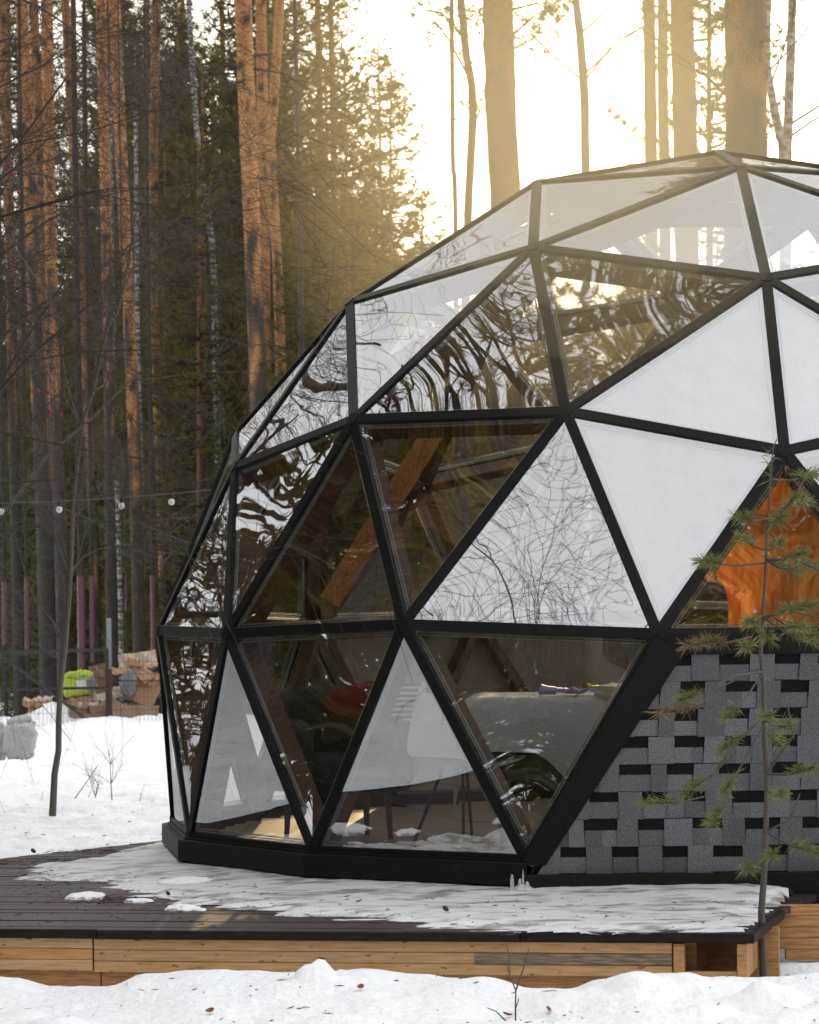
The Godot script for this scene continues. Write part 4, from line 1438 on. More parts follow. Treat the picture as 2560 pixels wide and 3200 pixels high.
	key_pine("broadest pine trunk rising behind the dome's top", [Vector3(1.242, 6.905, -13.615), Vector3(1.238, 6.01, -13.628), Vector3(1.232, 5.115, -13.641), Vector3(1.216, 3.026, -13.67), Vector3(1.188, 0.34, -13.707)], 0.20, 0.184, 6.0, 15.6, 0.9, null, 4)
	key_pine("faint thin pine trunk between the sun and the medium trunk", [Vector3(2.278, 12.172, -49.557), Vector3(2.286, 10.68, -49.578), Vector3(2.282, 7.994, -49.615), Vector3(2.212, -0.958, -49.741)], 0.13, 0.098, 3.0, 16.7, 0.9, high[0], 5)
	key_pine("faint thin pine trunk touching the medium trunk's left side", [Vector3(2.77, 12.754, -53.554), Vector3(2.75, 10.864, -53.58), Vector3(2.762, 8.344, -53.616), Vector3(2.675, -1.106, -53.748)], 0.12, 0.09, 3.0, 17.8, 0.9, high[2], 5)
	key_pine("forked brown stem left of the sun, its left stem", [Vector3(-1.363, 8.398, -23.571), Vector3(-1.302, 7.749, -23.581), Vector3(-1.232, 7.138, -23.59), Vector3(-1.307, 5.728, -23.609), Vector3(-1.377, 3.441, -23.641), Vector3(-1.413, 0.009, -23.689)], 0.06, 0.030, 6.0, 18.9, 0.8, high[0], 4)
	key_pine("thin leaning brown pole left of the forked stem", [Vector3(-1.465, 8.692, -25.566), Vector3(-1.469, 7.499, -25.583), Vector3(-1.47, 6.623, -25.595), Vector3(-1.447, 5.827, -25.607), Vector3(-1.477, -0.061, -25.689)], 0.035, 0.018, 6.0, 19.1, 0.8, null, 6)
	var sprigs := [["forked brown stem left", [[Vector3(-1.259, 7.444, -23.585), Vector3(-1.521, 7.942, -23.576), Vector3(-1.784, 8.288, -23.568)], [Vector3(-1.33, 7.94, -23.578), Vector3(-1.594, 8.248, -23.571), Vector3(-1.936, 8.309, -23.567)], [Vector3(-1.296, 6.796, -23.594), Vector3(-1.11, 7.137, -23.591), Vector3(-0.975, 7.25, -23.591)]]], ["broad pine trunk just left", [[Vector3(-0.831, 7.423, -19.589), Vector3(-0.585, 7.63, -19.589), Vector3(-0.234, 7.835, -19.589)], [Vector3(-0.867, 7.249, -19.591), Vector3(-0.657, 7.352, -19.592), Vector3(-0.482, 7.472, -19.592)], [Vector3(-1.021, 7.495, -19.586), Vector3(-1.176, 7.67, -19.582), Vector3(-1.35, 7.707, -19.58)], [Vector3(-0.828, 7.702, -19.585), Vector3(-0.548, 7.768, -19.587), Vector3(-0.375, 7.662, -19.59)]]], ["medium pine trunk just", [[Vector3(1.468, 8.251, -27.601), Vector3(1.219, 8.212, -27.599), Vector3(0.969, 8.152, -27.597)], [Vector3(1.431, 8.707, -27.594), Vector3(1.226, 8.875, -27.59), Vector3(1.018, 8.836, -27.588)], [Vector3(1.72, 8.58, -27.599), Vector3(1.97, 8.701, -27.599), Vector3(2.176, 8.616, -27.602)]]], ["broadest pine trunk", [[Vector3(1.419, 6.724, -13.62), Vector3(1.324, 6.462, -13.222), Vector3(1.204, 6.286, -13.224)], [Vector3(1.121, 6.787, -13.616), Vector3(0.957, 6.701, -13.416), Vector3(0.839, 6.791, -13.413)]]]]
	var sr := RandomNumberGenerator.new()
	sr.seed = 12
	for child in get_children():
		for sp in sprigs:
			if not child.has_meta("label") or not str(child.get_meta("label")).begins_with(sp[0]):
				continue
			for l in sp[1]:
				var mbs := MB.new()
				mbs.tint = Color(0.10, 0.06, 0.035)
				var lp := PackedVector3Array()
				for q in l:
					lp.push_back(q - child.position)
				mbs.tube(lp, PackedFloat32Array([0.016, 0.010, 0.004]), 5)
				for k in 34:
					var t := sr.randf_range(0.35, 2.0)
					var at := lp[int(minf(t, 1.999))].lerp(lp[mini(int(minf(t, 1.999)) + 1, 2)], fmod(minf(t, 1.999), 1.0))
					var off := Vector3(sr.randf_range(-1, 1), sr.randf_range(-0.8, 0.7), sr.randf_range(-1, 1)) * 0.22
					mbs.tint = Color(0.10, 0.06, 0.035)
					mbs.tube(PackedVector3Array([at, at + off]), PackedFloat32Array([0.004, 0.002]), 3, false)
					if k % 5 < (2 if sp[0] == "broadest pine trunk" else 4):
						tuft(mbs, sr, at + off, off.normalized(), 0.11, 0.005, 16)
				part("pine_branch", mbs.mesh(), M.needle, child)
	# broken stub and pink wrapped trunks low in the forest
	for s in [[Vector3(-5.538, 6.709, -47.558), Vector3(-5.525, 6.302, -47.564), Vector3(-5.545, 4.416, -47.59), 0.075, "short broken orange stub between a birch and the thickest trunk"], [Vector3(-4.042, 6.989, -52.569), Vector3(-4.029, 6.522, -52.576), Vector3(-4.05, 3.352, -52.62), 0.05, "short pale broken stub beside the dome's upper left edge"]]:
		var base: Vector3 = s[2]
		var foot := Vector3(base.x, -1.3, base.z)
		var root := thing("tree_stub", s[4], "tree stub", foot)
		part("trunk", trunk_mesh(PackedVector3Array([Vector3.ZERO, s[2] - foot, s[1] - foot, s[0] - foot]), s[3] * 1.2, s[3], -4.0, 31.0 + s[3] * 10, 0.25, 10, 0.9, 2).mesh(), M.bark, root)
	var wraps := [[8, 1805, 2000, "left edge"], [78, 1790, 2030, "second trunk from left"], [248, 1790, 2110, "sapling's right side"], [282, 1790, 2060, "gate's middle"], [388, 1790, 1900, "grey post's right side"], [472, 1790, 2030, "dome's left edge"]]
	for k in wraps.size():
		var w = wraps[k]
		var d := 56.0
		var foot := spot(w[0] + 8, d)
		foot.y = -1.35
		var root := thing("wrapped_trunk", "dark pine trunk in pink wrapping, seen by the " + w[3], "tree", foot, 0.0, "pine trunks wrapped in pink sheet")
		var rad: float = [0.036, 0.032, 0.056, 0.034, 0.014, 0.034][k]
		part("trunk", trunk_mesh(PackedVector3Array([Vector3.ZERO, Vector3(-0.02, 3, 0), Vector3(-0.06, 12, 0)]), rad, rad * 0.7, 12.0, 40.0 + k, 0.3, 12, 0.6, 3).mesh(), M.bark, root)
		var y0: float = 1.6565 - (w[2] - 1770.0) * d / 12062.67 - foot.y
		var y1: float = 1.6565 - (w[1] - 1770.0) * d / 12062.67 - foot.y
		var mw := MB.new()
		var pp := PackedVector3Array()
		var pr := PackedFloat32Array()
		for j in 16:
			pp.push_back(Vector3(-0.02, lerpf(y0, y1, j / 15.0), 0))
			pr.push_back(rad * 1.08)
		mw.tube(pp, pr, 14, false, func(_m, p: Vector3, dd: Vector3, r: float) -> float: return r * (1.0 + 0.10 * bump_noise.get_noise_3dv(p * 5.0 + dd * 2.0)))
		part("wrapping", mw.mesh(), M.pink, root)
	# birches
	var birches := [["winding white birch rising through the pine foliage", [Vector3(-5.781, 11.083, -41.493), Vector3(-5.738, 10.127, -41.507), Vector3(-5.638, 8.535, -41.531), Vector3(-5.551, 7.791, -41.542), Vector3(-5.441, 7.1, -41.553), Vector3(-5.402, 5.774, -41.572), Vector3(-5.382, 3.651, -41.602), Vector3(-5.371, -0.328, -41.658)], 0.055, 0.045], ["thin birch stem close behind the orange pair", [Vector3(-7.419, 10.559, -45.486), Vector3(-7.426, 7.74, -45.525), Vector3(-7.421, 5.486, -45.557), Vector3(-7.467, -0.433, -45.64)], 0.035, 0.03], ["slim birch right of the orange pair", [Vector3(-6.523, 8.998, -39.515), Vector3(-6.526, 7.714, -39.533), Vector3(-6.527, 5.658, -39.562), Vector3(-6.492, 3.088, -39.599), Vector3(-6.476, -0.253, -39.646)], 0.04, 0.03], ["birch with broken white bark low behind the grey post", [Vector3(-6.542, 2.999, -35.599), Vector3(-6.523, 2.037, -35.613), Vector3(-6.507, 0.835, -35.63), Vector3(-6.508, -0.175, -35.644)], 0.04, 0.036], ["curved birch stem right of the broadest trunk, left one of two", [Vector3(1.805, 7.685, -17.61), Vector3(1.767, 6.922, -17.621), Vector3(1.819, 6.491, -17.627), Vector3(1.894, 6.092, -17.634), Vector3(1.93, 5.76, -17.639), Vector3(1.92, 3.505, -17.67), Vector3(1.885, 0.19, -17.717)], 0.06, 0.036], ["upright birch stem right of the broadest trunk, right one of two", [Vector3(2.086, 7.742, -18.012), Vector3(2.059, 7.039, -18.022), Vector3(2.034, 6.537, -18.029), Vector3(2.016, 6.135, -18.034), Vector3(1.999, 5.801, -18.039), Vector3(1.968, 3.524, -18.071), Vector3(1.933, 0.175, -18.117)], 0.065, 0.044], ["pale birch top dissolving in the sunlight", [Vector3(0.476, 10.73, -37.558), Vector3(0.512, 10.282, -37.564), Vector3(0.578, 9.535, -37.576), Vector3(0.62, 7.844, -37.6), Vector3(0.557, -0.512, -37.717)], 0.075, 0.06], ["leaning birch stem in the dark green foliage", [Vector3(-6.847, 8.924, -49.515), Vector3(-6.524, 8.444, -49.525), Vector3(-6.172, 7.843, -49.536), Vector3(-5.836, 5.691, -49.57), Vector3(-5.842, -0.576, -49.658)], 0.03, 0.018]]
	for k in birches.size():
		var b = birches[k]
		var pts: Array = b[1]
		var foot: Vector3 = pts[-1]
		foot.y = ground_height(foot.x, foot.z) - 0.1
		var path := PackedVector3Array([Vector3.ZERO])
		for j in range(pts.size() - 1, -1, -1):
			path.push_back(pts[j] - foot)
		var root := thing("birch_tree", b[0], "birch tree", foot, 0.0, "birches among the pines")
		var mb := MB.new()
		var p := PackedVector3Array()
		var r := PackedFloat32Array()
		for i in path.size() - 1:
			for j in 8:
				p.push_back(path[i].cubic_interpolate(path[i + 1], path[maxi(i - 1, 0)], path[mini(i + 2, path.size() - 1)], j / 8.0))
		p.push_back(path[-1])
		for i in p.size():
			r.push_back(lerpf(b[2], b[3], float(i) / p.size()))
		mb.tube(p, r, 10, true, func(_m, q: Vector3, d: Vector3, rr: float) -> float: return rr * (1.0 + 0.15 * bump_noise.get_noise_3dv(q * 3.0 + d)))
		part("trunk", mb.mesh(), M.birch, root)
		var mt := MB.new()
		var rr := RandomNumberGenerator.new()
		rr.seed = 300 + k
		for i in 5:
			var j := rr.randi_range(p.size() / 2, p.size() - 1)
			var a := rr.randf() * TAU
			limb(mt, rr, p[j], Vector3(cos(a), 0.9, sin(a)).normalized(), rr.randf_range(1.0, 2.4), b[3] * 0.3, 3, -0.06, 0.9)
		kind(part("branches", mt.mesh(), M.twig, root), "stuff")
	build_background_trees(high)


func build_background_trees(high: Array) -> void:
	var r := RandomNumberGenerator.new()
	r.seed = 4242
	# kinds built once, then copied
	var tall := []
	for k in 4:
		var foot := spot([520, 60, 940, 700][k], [88.0, 92.0, 84.0, 100.0][k])
		foot.y = -1.35
		var root := thing("tall_pine", "tall pine among the crowded trunks behind", "pine tree", foot, 0.0, "crowded pines of the forest behind")
		var bend := Vector3(r.randf_range(-0.5, 0.5), 0, r.randf_range(-0.3, 0.3))
		part("trunk", trunk_mesh(PackedVector3Array([Vector3.ZERO, Vector3(bend.x * 0.3, 5, 0), Vector3(bend.x, 11, bend.z), Vector3(bend.x * 0.8, 19, bend.z)]), 0.13, 0.06, 5.0 + k, 60.0 + k, 0.4, 10, 0.75, 12).mesh(), M.bark, root)
		part("crown", high[k % 3], M.needle, root, Transform3D(Basis(UP, k * 1.3), Vector3(bend.x * 0.8, 11.5, bend.z)))
		tall.push_back(root)
	var mid := []
	for k in 4:
		var foot := spot([640, 820, 1080, 980][k], [74.0, 80.0, 68.0, 90.0][k])
		foot.y = -1.3
		var hh := [9.5, 11.0, 8.5, 12.5][k] as float
		var root := thing("green_pine", "bushy green pine standing between the taller trunks", "pine tree", foot, 0.0, "bushy pines between the trunks")
		part("trunk", trunk_mesh(PackedVector3Array([Vector3.ZERO, Vector3(0.05, hh * 0.5, 0), Vector3(0, hh, 0)]), 0.085, 0.015, 4.0, 70.0 + k, 0.5, 8, 0.8, 8).mesh(), M.bark, root)
		part("crown", crown_mesh(hh * 0.12, hh, [1.7, 2.0, 1.6, 2.1][k], 0.34, 0.75, 110 + k, 0.15, 0.013, 13, 0.115), M.needle, root)
		mid.push_back(root)
	var low := []
	for k in 2:
		var foot := spot([560, 760][k], [86.0, 94.0][k])
		foot.y = -1.35
		var hh := [6.0, 7.5][k] as float
		var root := thing("young_pine", "young dense pine in the dark of the forest", "pine tree", foot, 0.0, "young dense pines in the forest shade")
		part("trunk", trunk_mesh(PackedVector3Array([Vector3.ZERO, Vector3(0, hh, 0)]), 0.06, 0.01, 9.0, 80.0 + k, 0.5, 7, 0.7, 0).mesh(), M.bark, root)
		part("crown", crown_mesh(0.3, hh, [1.5, 1.8][k], 0.28, 0.7, 120 + k, 0.17, 0.016, 11, 0.13), M.needle, root)
		low.push_back(root)
	for k in 30:
		var d := 84.0 + 28.0 * sqrt(r.randf())
		var px := r.randf_range(-90, 1010)
		if k < 12:
			px = r.randf_range(-90, 560)
		var p := spot(px, d)
		p.y = -1.35
		copy_of(tall[r.randi() % 4], "tall_pine", p, r.randf() * TAU, r.randf_range(0.8, 1.05), "tall pine among the crowded trunks behind")
	for k in 40:
		var d := 66.0 + 44.0 * r.randf()
		var px := r.randf_range(330, 1225 - (d - 66.0) * 1.0)
		var p := spot(px, d)
		p.y = -1.35
		copy_of(mid[r.randi() % 4], "green_pine", p, r.randf() * TAU, r.randf_range(0.8, 1.15), "bushy green pine standing between the taller trunks")
	for k in 30:
		var d := 80.0 + 32.0 * r.randf()
		var p := spot(r.randf_range(-120, 760), d)
		p.y = -1.35
		copy_of(mid[r.randi() % 4], "green_pine", p, r.randf() * TAU, r.randf_range(0.8, 1.15), "bushy green pine standing between the taller trunks")
	for k in 60:
		var d := 72.0 + 40.0 * r.randf()
		var p := spot(r.randf_range(-80, 1250), d)
		p.y = -1.35
		copy_of(low[r.randi() % 2], "young_pine", p, r.randf() * TAU, r.randf_range(0.8, 1.3), "young dense pine in the dark of the forest")
	for k in 14:
		var p := spot(r.randf_range(860, 1215), r.randf_range(56.0, 72.0))
		p.y = -1.35
		copy_of(mid[r.randi() % 4], "green_pine", p, r.randf() * TAU, r.randf_range(0.62, 0.9), "bushy green pine standing between the taller trunks")
	for k in 13:
		var p := spot(985.0 + 42.0 * (k % 7) + (19.0 if k > 6 else 0.0), 54.0 + 2.3 * (k % 3) + (6.0 if k > 6 else 0.0))
		p.y = -1.35
		copy_of(low[k % 2], "young_pine", p, k * 1.7, 1.05 - 0.05 * (k % 3), "young dense pine in the dark of the forest")
	for k in 20:
		var p := spot(r.randf_range(520, 1190), r.randf_range(62.0, 96.0))
		p.y = -1.35
		copy_of(mid[r.randi() % 4], "green_pine", p, r.randf() * TAU, r.randf_range(1.0, 1.3), "bushy green pine standing between the taller trunks")
	# nearer golden foliage at the edge of the sun gap
	for s in [[1170, 62.0, 0.95, 2, "golden lit pine at the forest's right edge"], [1040, 58.0, 0.8, 0, "loose green pine behind the thin straight pole"], [1235, 74.0, 1.0, 3, "hazy golden pine beside the sun gap"], [1330, 60.0, 0.80, 1, "small dark pine peeping over the dome's left shoulder"], [2240, 66.0, 1.38, 1, "thin golden pine between the medium and the broadest trunk"]]:
		var p := spot(s[0], s[1])
		p.y = -1.3
		copy_of(mid[s[3]], "green_pine", p, s[0], s[2], s[4])
	# the far belt of forest, lower to the right
	var far := MultiMesh.new()
	far.transform_format = MultiMesh.TRANSFORM_3D
	far.mesh = crown_mesh(0.2, 9.0, 1.9, 0.42, 0.6, 130, 0.26, 0.035, 9, 0.22)
	var where := []
	for k in 310:
		var d := 112.0 + 60.0 * r.randf()
		var px := r.randf_range(-1500, 1300)
		var size := r.randf_range(0.9, 1.5) * d / 120.0
		if k > 150:
			px = r.randf_range(1230, 3600)
			size = r.randf_range(0.95, 1.3) * (d + 20.0) / 140.0 * (0.86 if px < 1500 else 1.0)
		var p := spot(px, d)
		p.y = -1.3
		where.push_back(Transform3D(Basis(UP, r.randf() * TAU).scaled(Vector3.ONE * size), p))
	far.instance_count = where.size()
	for k in where.size():
		far.set_instance_transform(k, where[k])
	var fm := MultiMeshInstance3D.new()
	fm.name = "distant_forest"
	fm.multimesh = far
	fm.material_override = M.needle
	add_child(fm, true)
	kind(fm, "stuff")
	tag(fm, "distant belt of dark forest behind all the trunks", "forest")
	# trees round the clearing that the glass mirrors: tall pines close by on the left, a forest edge behind the photographer
	var dense := []
	for k in 2:
		var a := deg_to_rad([-75.0, -100.0][k])
		var root := thing("clearing_pine", "tall pine on the left edge of the clearing", "pine tree", Vector3(sin(a) * 16.0, -0.35, cos(a) * 16.0), 0.0, "pines on the left edge of the clearing")
		part("trunk", trunk_mesh(PackedVector3Array([Vector3.ZERO, Vector3(0.1, 11, 0), Vector3(0, 22, 0)]), 0.16, 0.03, 5.0, 90.0 + k, 0.6, 9, 0.8, 4).mesh(), M.bark, root)
		part("crown", crown_mesh(0.8, 22.5, [2.7, 2.4][k], 0.40, 0.55, 140 + k, 0.26, 0.028, 11, 0.22), M.needle, root)
		dense.push_back(root)
	for k in 64:
		var deg: float
		var rad: float
		var size := r.randf_range(0.9, 1.2)
		if k < 34:   # the tall left side
			deg = -64.0 - 68.0 * (k % 17) / 16.0 + r.randf_range(-2, 2)
			if deg < -116.0:
				size = 0.42
			rad = r.randf_range(14.0, 17.0) if k < 17 else r.randf_range(19.0, 25.0)
		elif k < 44:   # lower at the left rear
			deg = -134.0 - 24.0 * (k - 34) / 9.0
			rad = r.randf_range(26.0, 32.0)
			size = r.randf_range(0.4, 0.5)
		else:   # tall behind the photographer, to the right
			deg = 4.0 + 20.0 * ((k - 44) % 10) / 9.0
			rad = r.randf_range(26.0, 29.0) if k < 54 else r.randf_range(31.0, 35.0)
			size = 1.1 if k < 54 else 1.3
		var a := deg_to_rad(deg)
		copy_of(dense[k % 2], "clearing_pine", Vector3(sin(a) * rad, -0.35, cos(a) * rad), r.randf() * TAU, size, "tall pine on the left edge of the clearing" if k < 44 else "tall dense pine behind the photographer", "pines on the left edge of the clearing" if k < 44 else "tall pines behind the photographer")
	for k in 54:   # low trees filling the edge from the left to behind the photographer
		var a := deg_to_rad(-26.0 - 40.0 * (k % 15) / 14.0 + r.randf_range(-1.5, 1.5))
		var rad := r.randf_range(15.5, 18.0) if k < 15 else r.randf_range(20.0, 24.0)
		if k >= 30:
			rad = r.randf_range(26.0, 32.0)
		copy_of(low[k % 2] if k % 3 else mid[k % 4], "edge_young_pine", Vector3(sin(a) * rad, -0.3, cos(a) * rad), r.randf() * TAU, r.randf_range(0.6, 0.8), "low young pine on the left edge of the clearing", "low young pines on the left edge of the clearing")
	var fine := crown_mesh(0.0, 9.5, 2.9, 0.34, 0.6, 150, 0.13, 0.005, 26, 0.11)
	for p in [Vector3(-4.75, -0.3, -0.7), Vector3(-5.9, -0.3, 0.4), Vector3(-5.9, -0.3, 1.7), Vector3(-6.3, -0.3, -1.6), Vector3(-6.6, -0.3, 2.4)]:
		var o := copy_of(tall[int(absf(p.z * 2)) % 4], "clearing_pine", p, p.z, 1.3 if p.x > -5.0 else 0.75, "tall pine close to the deck's rear corner" if p.x > -5.0 else "tall pine close beside the left end of the deck", "pines beside the deck")
		(o.get_node("crown") as MeshInstance3D).mesh = fine
	for k in 64:
		var a := deg_to_rad(-80.0 + 110.0 * (k % 32) / 31.0 + r.randf_range(-1.5, 1.5))
		var rad := r.randf_range(33.0, 38.0) if k < 32 else r.randf_range(42.0, 52.0)
		var p := Vector3(sin(a) * rad, -0.2, cos(a) * rad)
		var centre := absf(rad_to_deg(a) - 8.0) < 16.0
		var o: Node3D = tall[k % 4] if centre and k % 2 == 0 else (low[k % 2] if k % 5 == 0 else mid[k % 4])
		copy_of(o, "edge_pine", p, r.randf() * TAU, r.randf_range(0.9, 1.2), "pine in the forest edge behind the photographer", "pines of the forest edge behind the photographer")
	for s in [[-46.0, 9.5, 9.0, 1], [-36.0, 12.5, 9.5, 5], [-58.0, 12.0, 10.0, 2], [-140.0, 9.5, 9.0, 3], [-152.0, 12.0, 9.0, 4], [-128.2, 8.4, 9.5, 6]]:
		var a := deg_to_rad(s[0])
		var p := Vector3(sin(a) * s[1], -0.3, cos(a) * s[1])
		bare_tree("bare_tree", ["", "bare branched tree facing the dome's middle glass, nearest of three", "tallest bare tree on the left edge of the clearing", "bare tree behind the dome's left shoulder, near the deck", "bare tree farther off behind the dome's left shoulder", "bare branched tree farther off toward the photographer's left", "bare tree just outside the photo's upper left edge"][s[3]], p, s[2], 0.075, 900 + s[3], M.sapling, -0.10, 5, Vector3.ZERO, "bare trees beside the clearing", 0.25, 20)


# ---------------------------------------------------------------- yard behind the deck
func rod(a: Vector3, b: Vector3, w: float) -> MB:
	var mb := MB.new()
	mb.bar(a, b, Vector3(0.1, 0.3, 1), w, w, w * 0.12)
	return mb


func build_yard() -> void:
	# gate leaf, post and mesh fence
	var gd := 48.8
	var gate := thing("gate", "dark metal mesh gate leaf with a diagonal brace before the rubbish pile", "gate", Vector3.ZERO)
	var tl := Vector3(-7.544, 0.62, -26.422)
	var tr := Vector3(-5.901, 0.644, -26.437)
	var ml := Vector3(-7.549, 0.151, -26.428)
	var mr := Vector3(-5.906, 0.162, -26.444)
	var bl := Vector3(-7.555, -0.456, -26.437)
	var br := Vector3(-5.912, -0.384, -26.451)
	part("rail", rod(tl, tr, 0.035).mesh(), M.steel_dark, gate)
	part("rail", rod(ml, mr, 0.03).mesh(), M.steel_dark, gate)
	part("rail", rod(bl, br, 0.035).mesh(), M.steel_dark, gate)
	part("upright", rod(Vector3(-5.909, 0.652, -26.437), Vector3(-5.912, -0.388, -26.451), 0.045).mesh(), M.steel_dark, gate)
	part("brace", rod(Vector3(-7.243, 0.585, -26.405), Vector3(-6.035, -0.345, -26.43), 0.03).mesh(), M.steel_dark, gate)
	var mesh_wires := func(x0: Vector3, x1: Vector3, y0: float, y1: float) -> MB:
		var mb := MB.new()
		var n := int(x0.distance_to(x1) / 0.05)
		for k in n + 1:
			var p := x0.lerp(x1, float(k) / n)
			mb.bar(Vector3(p.x, y0, p.z), Vector3(p.x, y1, p.z), Vector3.BACK, 0.003, 0.003)
		for k in int((y1 - y0) / 0.15) + 1:
			var y := y0 + 0.15 * k
			mb.bar(Vector3(x0.x, y, x0.z + 0.004), Vector3(x1.x, y, x1.z + 0.004), Vector3.BACK, 0.004, 0.004)
		return mb
	kind(part("wire_mesh", (mesh_wires.call(tl, tr, bl.y, tl.y) as MB).mesh(), M.steel_dark, gate), "stuff")
	var post := thing("fence_post", "square fence post, grey above and rusty brown below, beside the gate", "post", Vector3.ZERO)
	part("upper_part", rod(Vector3(-5.89, 1.039, -26.532), Vector3(-5.888, 0.398, -26.541), 0.06).mesh(), M.zinc, post)
	part("lower_part", rod(Vector3(-5.888, 0.398, -26.541), Vector3(-5.885, -0.453, -26.553), 0.062).mesh(), M.rust, post)
	var fence := thing("mesh_fence", "wire mesh fence panel between the rusty post and the dome", "fence", Vector3.ZERO)
	kind(part("wire_mesh", (mesh_wires.call(Vector3(-5.855, -0.332, -26.551), Vector3(-4.202, -0.349, -26.567), -0.42, 0.62) as MB).mesh(), M.steel_dark, fence), "stuff")
	part("rail", rod(Vector3(-5.849, 0.244, -26.543), Vector3(-4.195, 0.235, -26.559), 0.012).mesh(), M.steel_dark, fence)
	# rubbish pile behind the fence
	var sheet := func(called: String, label: String, c: Vector3, w: float, h: float, rx: float, ry: float, rz: float, m: Material) -> void:
		var mb := MB.new()
		var b := Basis.from_euler(Vector3(rx, ry, rz))
		# a flattened carton: two leaves with a fold between them, edges bent
		var pts := PackedVector3Array()
		for j in 5:
			for i in 9:
				var u := i / 8.0 - 0.5
				var v := j / 4.0 - 0.5
				pts.push_back(b * Vector3(u * w, v * h + 0.02 * h * sin(u * 9.0 + c.x * 7), 0.05 * w * absf(u) * 1.2 + 0.02 * sin(u * 14.0 + v * 5.0 + c.y * 9.0)) + c)
		mb.grid(pts, 9, 5)
		var back := PackedVector3Array()
		for p in pts:
			back.push_back(p - b.z * 0.012)
		mb.grid(_flipped(back, 9, 5), 9, 5)
		tag(part(called, mb.mesh(), m, self), label, "cardboard", "cardboard in the rubbish pile")
	var carton := func(label: String, c: Vector3, s: Vector3, rx: float, ry: float, rz: float, m: Material, flaps := true) -> Node3D:
		var root := thing("cardboard_box", label, "cardboard box", c, 0.0, "cardboard in the rubbish pile")
		root.basis = Basis.from_euler(Vector3(rx, ry, rz))
		var mb := MB.new()
		mb.box(Transform3D(), s, 0.006)
		part("body", mb.mesh(), m, root)
		if flaps:
			for k in 2:
				var mf := MB.new()
				var sg := 1.0 if k == 0 else -1.0
				mf.box(Transform3D(Basis(Vector3.BACK, sg * -0.5), Vector3(sg * (s.x * 0.5 + 0.06), s.y * 0.5 + 0.03, 0)), Vector3(0.15, 0.006, s.z * 0.95))
				part("flap", mf.mesh(), m, root)
		return root
	var bx: Node3D = carton.call("upright brown carton with dark print at the left of the rubbish pile", Vector3(-6.983, -0.202, -28.239), Vector3(0.23, 0.30, 0.25), 0.0, 0.15, 0.02, M.card[0], false)
	var pr := MB.new()
	for k in 6:
		var a := k / 6.0 * TAU
		pr.bar(Vector3(-0.03 + 0.022 * cos(a), 0.05 + 0.022 * sin(a), 0.127), Vector3(-0.03 + 0.022 * cos(a + 0.9), 0.05 + 0.022 * sin(a + 0.9), 0.127), Vector3.BACK, 0.007, 0.002)
	for k in 3:
		pr.box(Transform3D(Basis(), Vector3(0.015 + 0.022 * k, 0.05, 0.127)), Vector3(0.014, 0.02, 0.002))
	part("print", pr.mesh(), M.ink, bx)
	for s in [[Vector3(-6.973, -0.055, -28.237), 0.36, 0.26, -1.35, 0.1, 0.05, 2, "pale flattened carton on top of the upright brown carton"], [Vector3(-7.025, -0.085, -28.137), 0.28, 0.22, -1.2, 0.3, -0.1, 1, "folded brown flap over the upright brown carton"], [Vector3(-6.899, -0.034, -28.337), 0.22, 0.2, -1.3, -0.3, 0.12, 2, "topmost pale cardboard scrap above the upright brown carton"], [Vector3(-6.543, -0.097, -28.342), 0.32, 0.25, -1.2, 0.2, 0.05, 3, "dark flattened carton under the lime green bag"], [Vector3(-6.375, -0.046, -28.042), 0.30, 0.2, -1.0, -0.1, 0.35, 1, "brown cardboard wedge beside the lime green bag"], [Vector3(-6.25, -0.009, -28.143), 0.34, 0.22, -1.1, 0.2, -0.25, 2, "beige torn cardboard right under the lime green bag"], [Vector3(-6.282, -0.115, -27.844), 0.26, 0.12, -0.7, 0.0, 0.02, 2, "white edged cardboard strip in the middle of the pile"], [Vector3(-6.183, -0.154, -27.846), 0.24, 0.12, -0.9, 0.1, 0.1, 2, "torn pale cardboard scraps beside the gate upright"], [Vector3(-5.683, 0.472, -28.442), 0.50, 0.18, -0.25, 0.1, 0.12, 2, "long pale cardboard sheet on top of the rubbish pile"], [Vector3(-5.626, 0.342, -28.244), 0.45, 0.12, -0.6, -0.2, 0.38, 2, "slanting pale cardboard strip under the long top sheet"], [Vector3(-5.561, 0.279, -28.046), 0.17, 0.2, -0.3, 0.2, 0.65, 0, "small tan cardboard flap standing near the dome edge"], [Vector3(-5.668, -0.206, -27.651), 0.62, 0.26, -0.7, 0.1, -0.12, 3, "large dark brown cardboard sheet at the foot of the pile"], [Vector3(-5.908, -0.195, -27.649), 0.22, 0.24, -0.5, 0.3, 0.3, 1, "brown cardboard piece right of the rusty post's foot"], [Vector3(-5.923, 0.056, -28.345), 0.34, 0.16, -0.7, 0.2, 0.6, 2, "pale slanting cardboard beside the grey plastic bag"], [Vector3(-6.382, -0.21, -27.745), 0.30, 0.14, -0.6, 0.2, -0.1, 3, "shadowy brown carton side behind the brace"], [Vector3(-6.19, 0.308, -28.439), 0.24, 0.20, -0.2, 0.3, 0.2, 3, "dark cardboard upright behind the lime green bag"]]:
		sheet.call("cardboard_sheet", s[7], s[0], s[1], s[2], s[3], s[4], s[5], M.card[s[6]])
	var rb := RandomNumberGenerator.new()
	rb.seed = 8
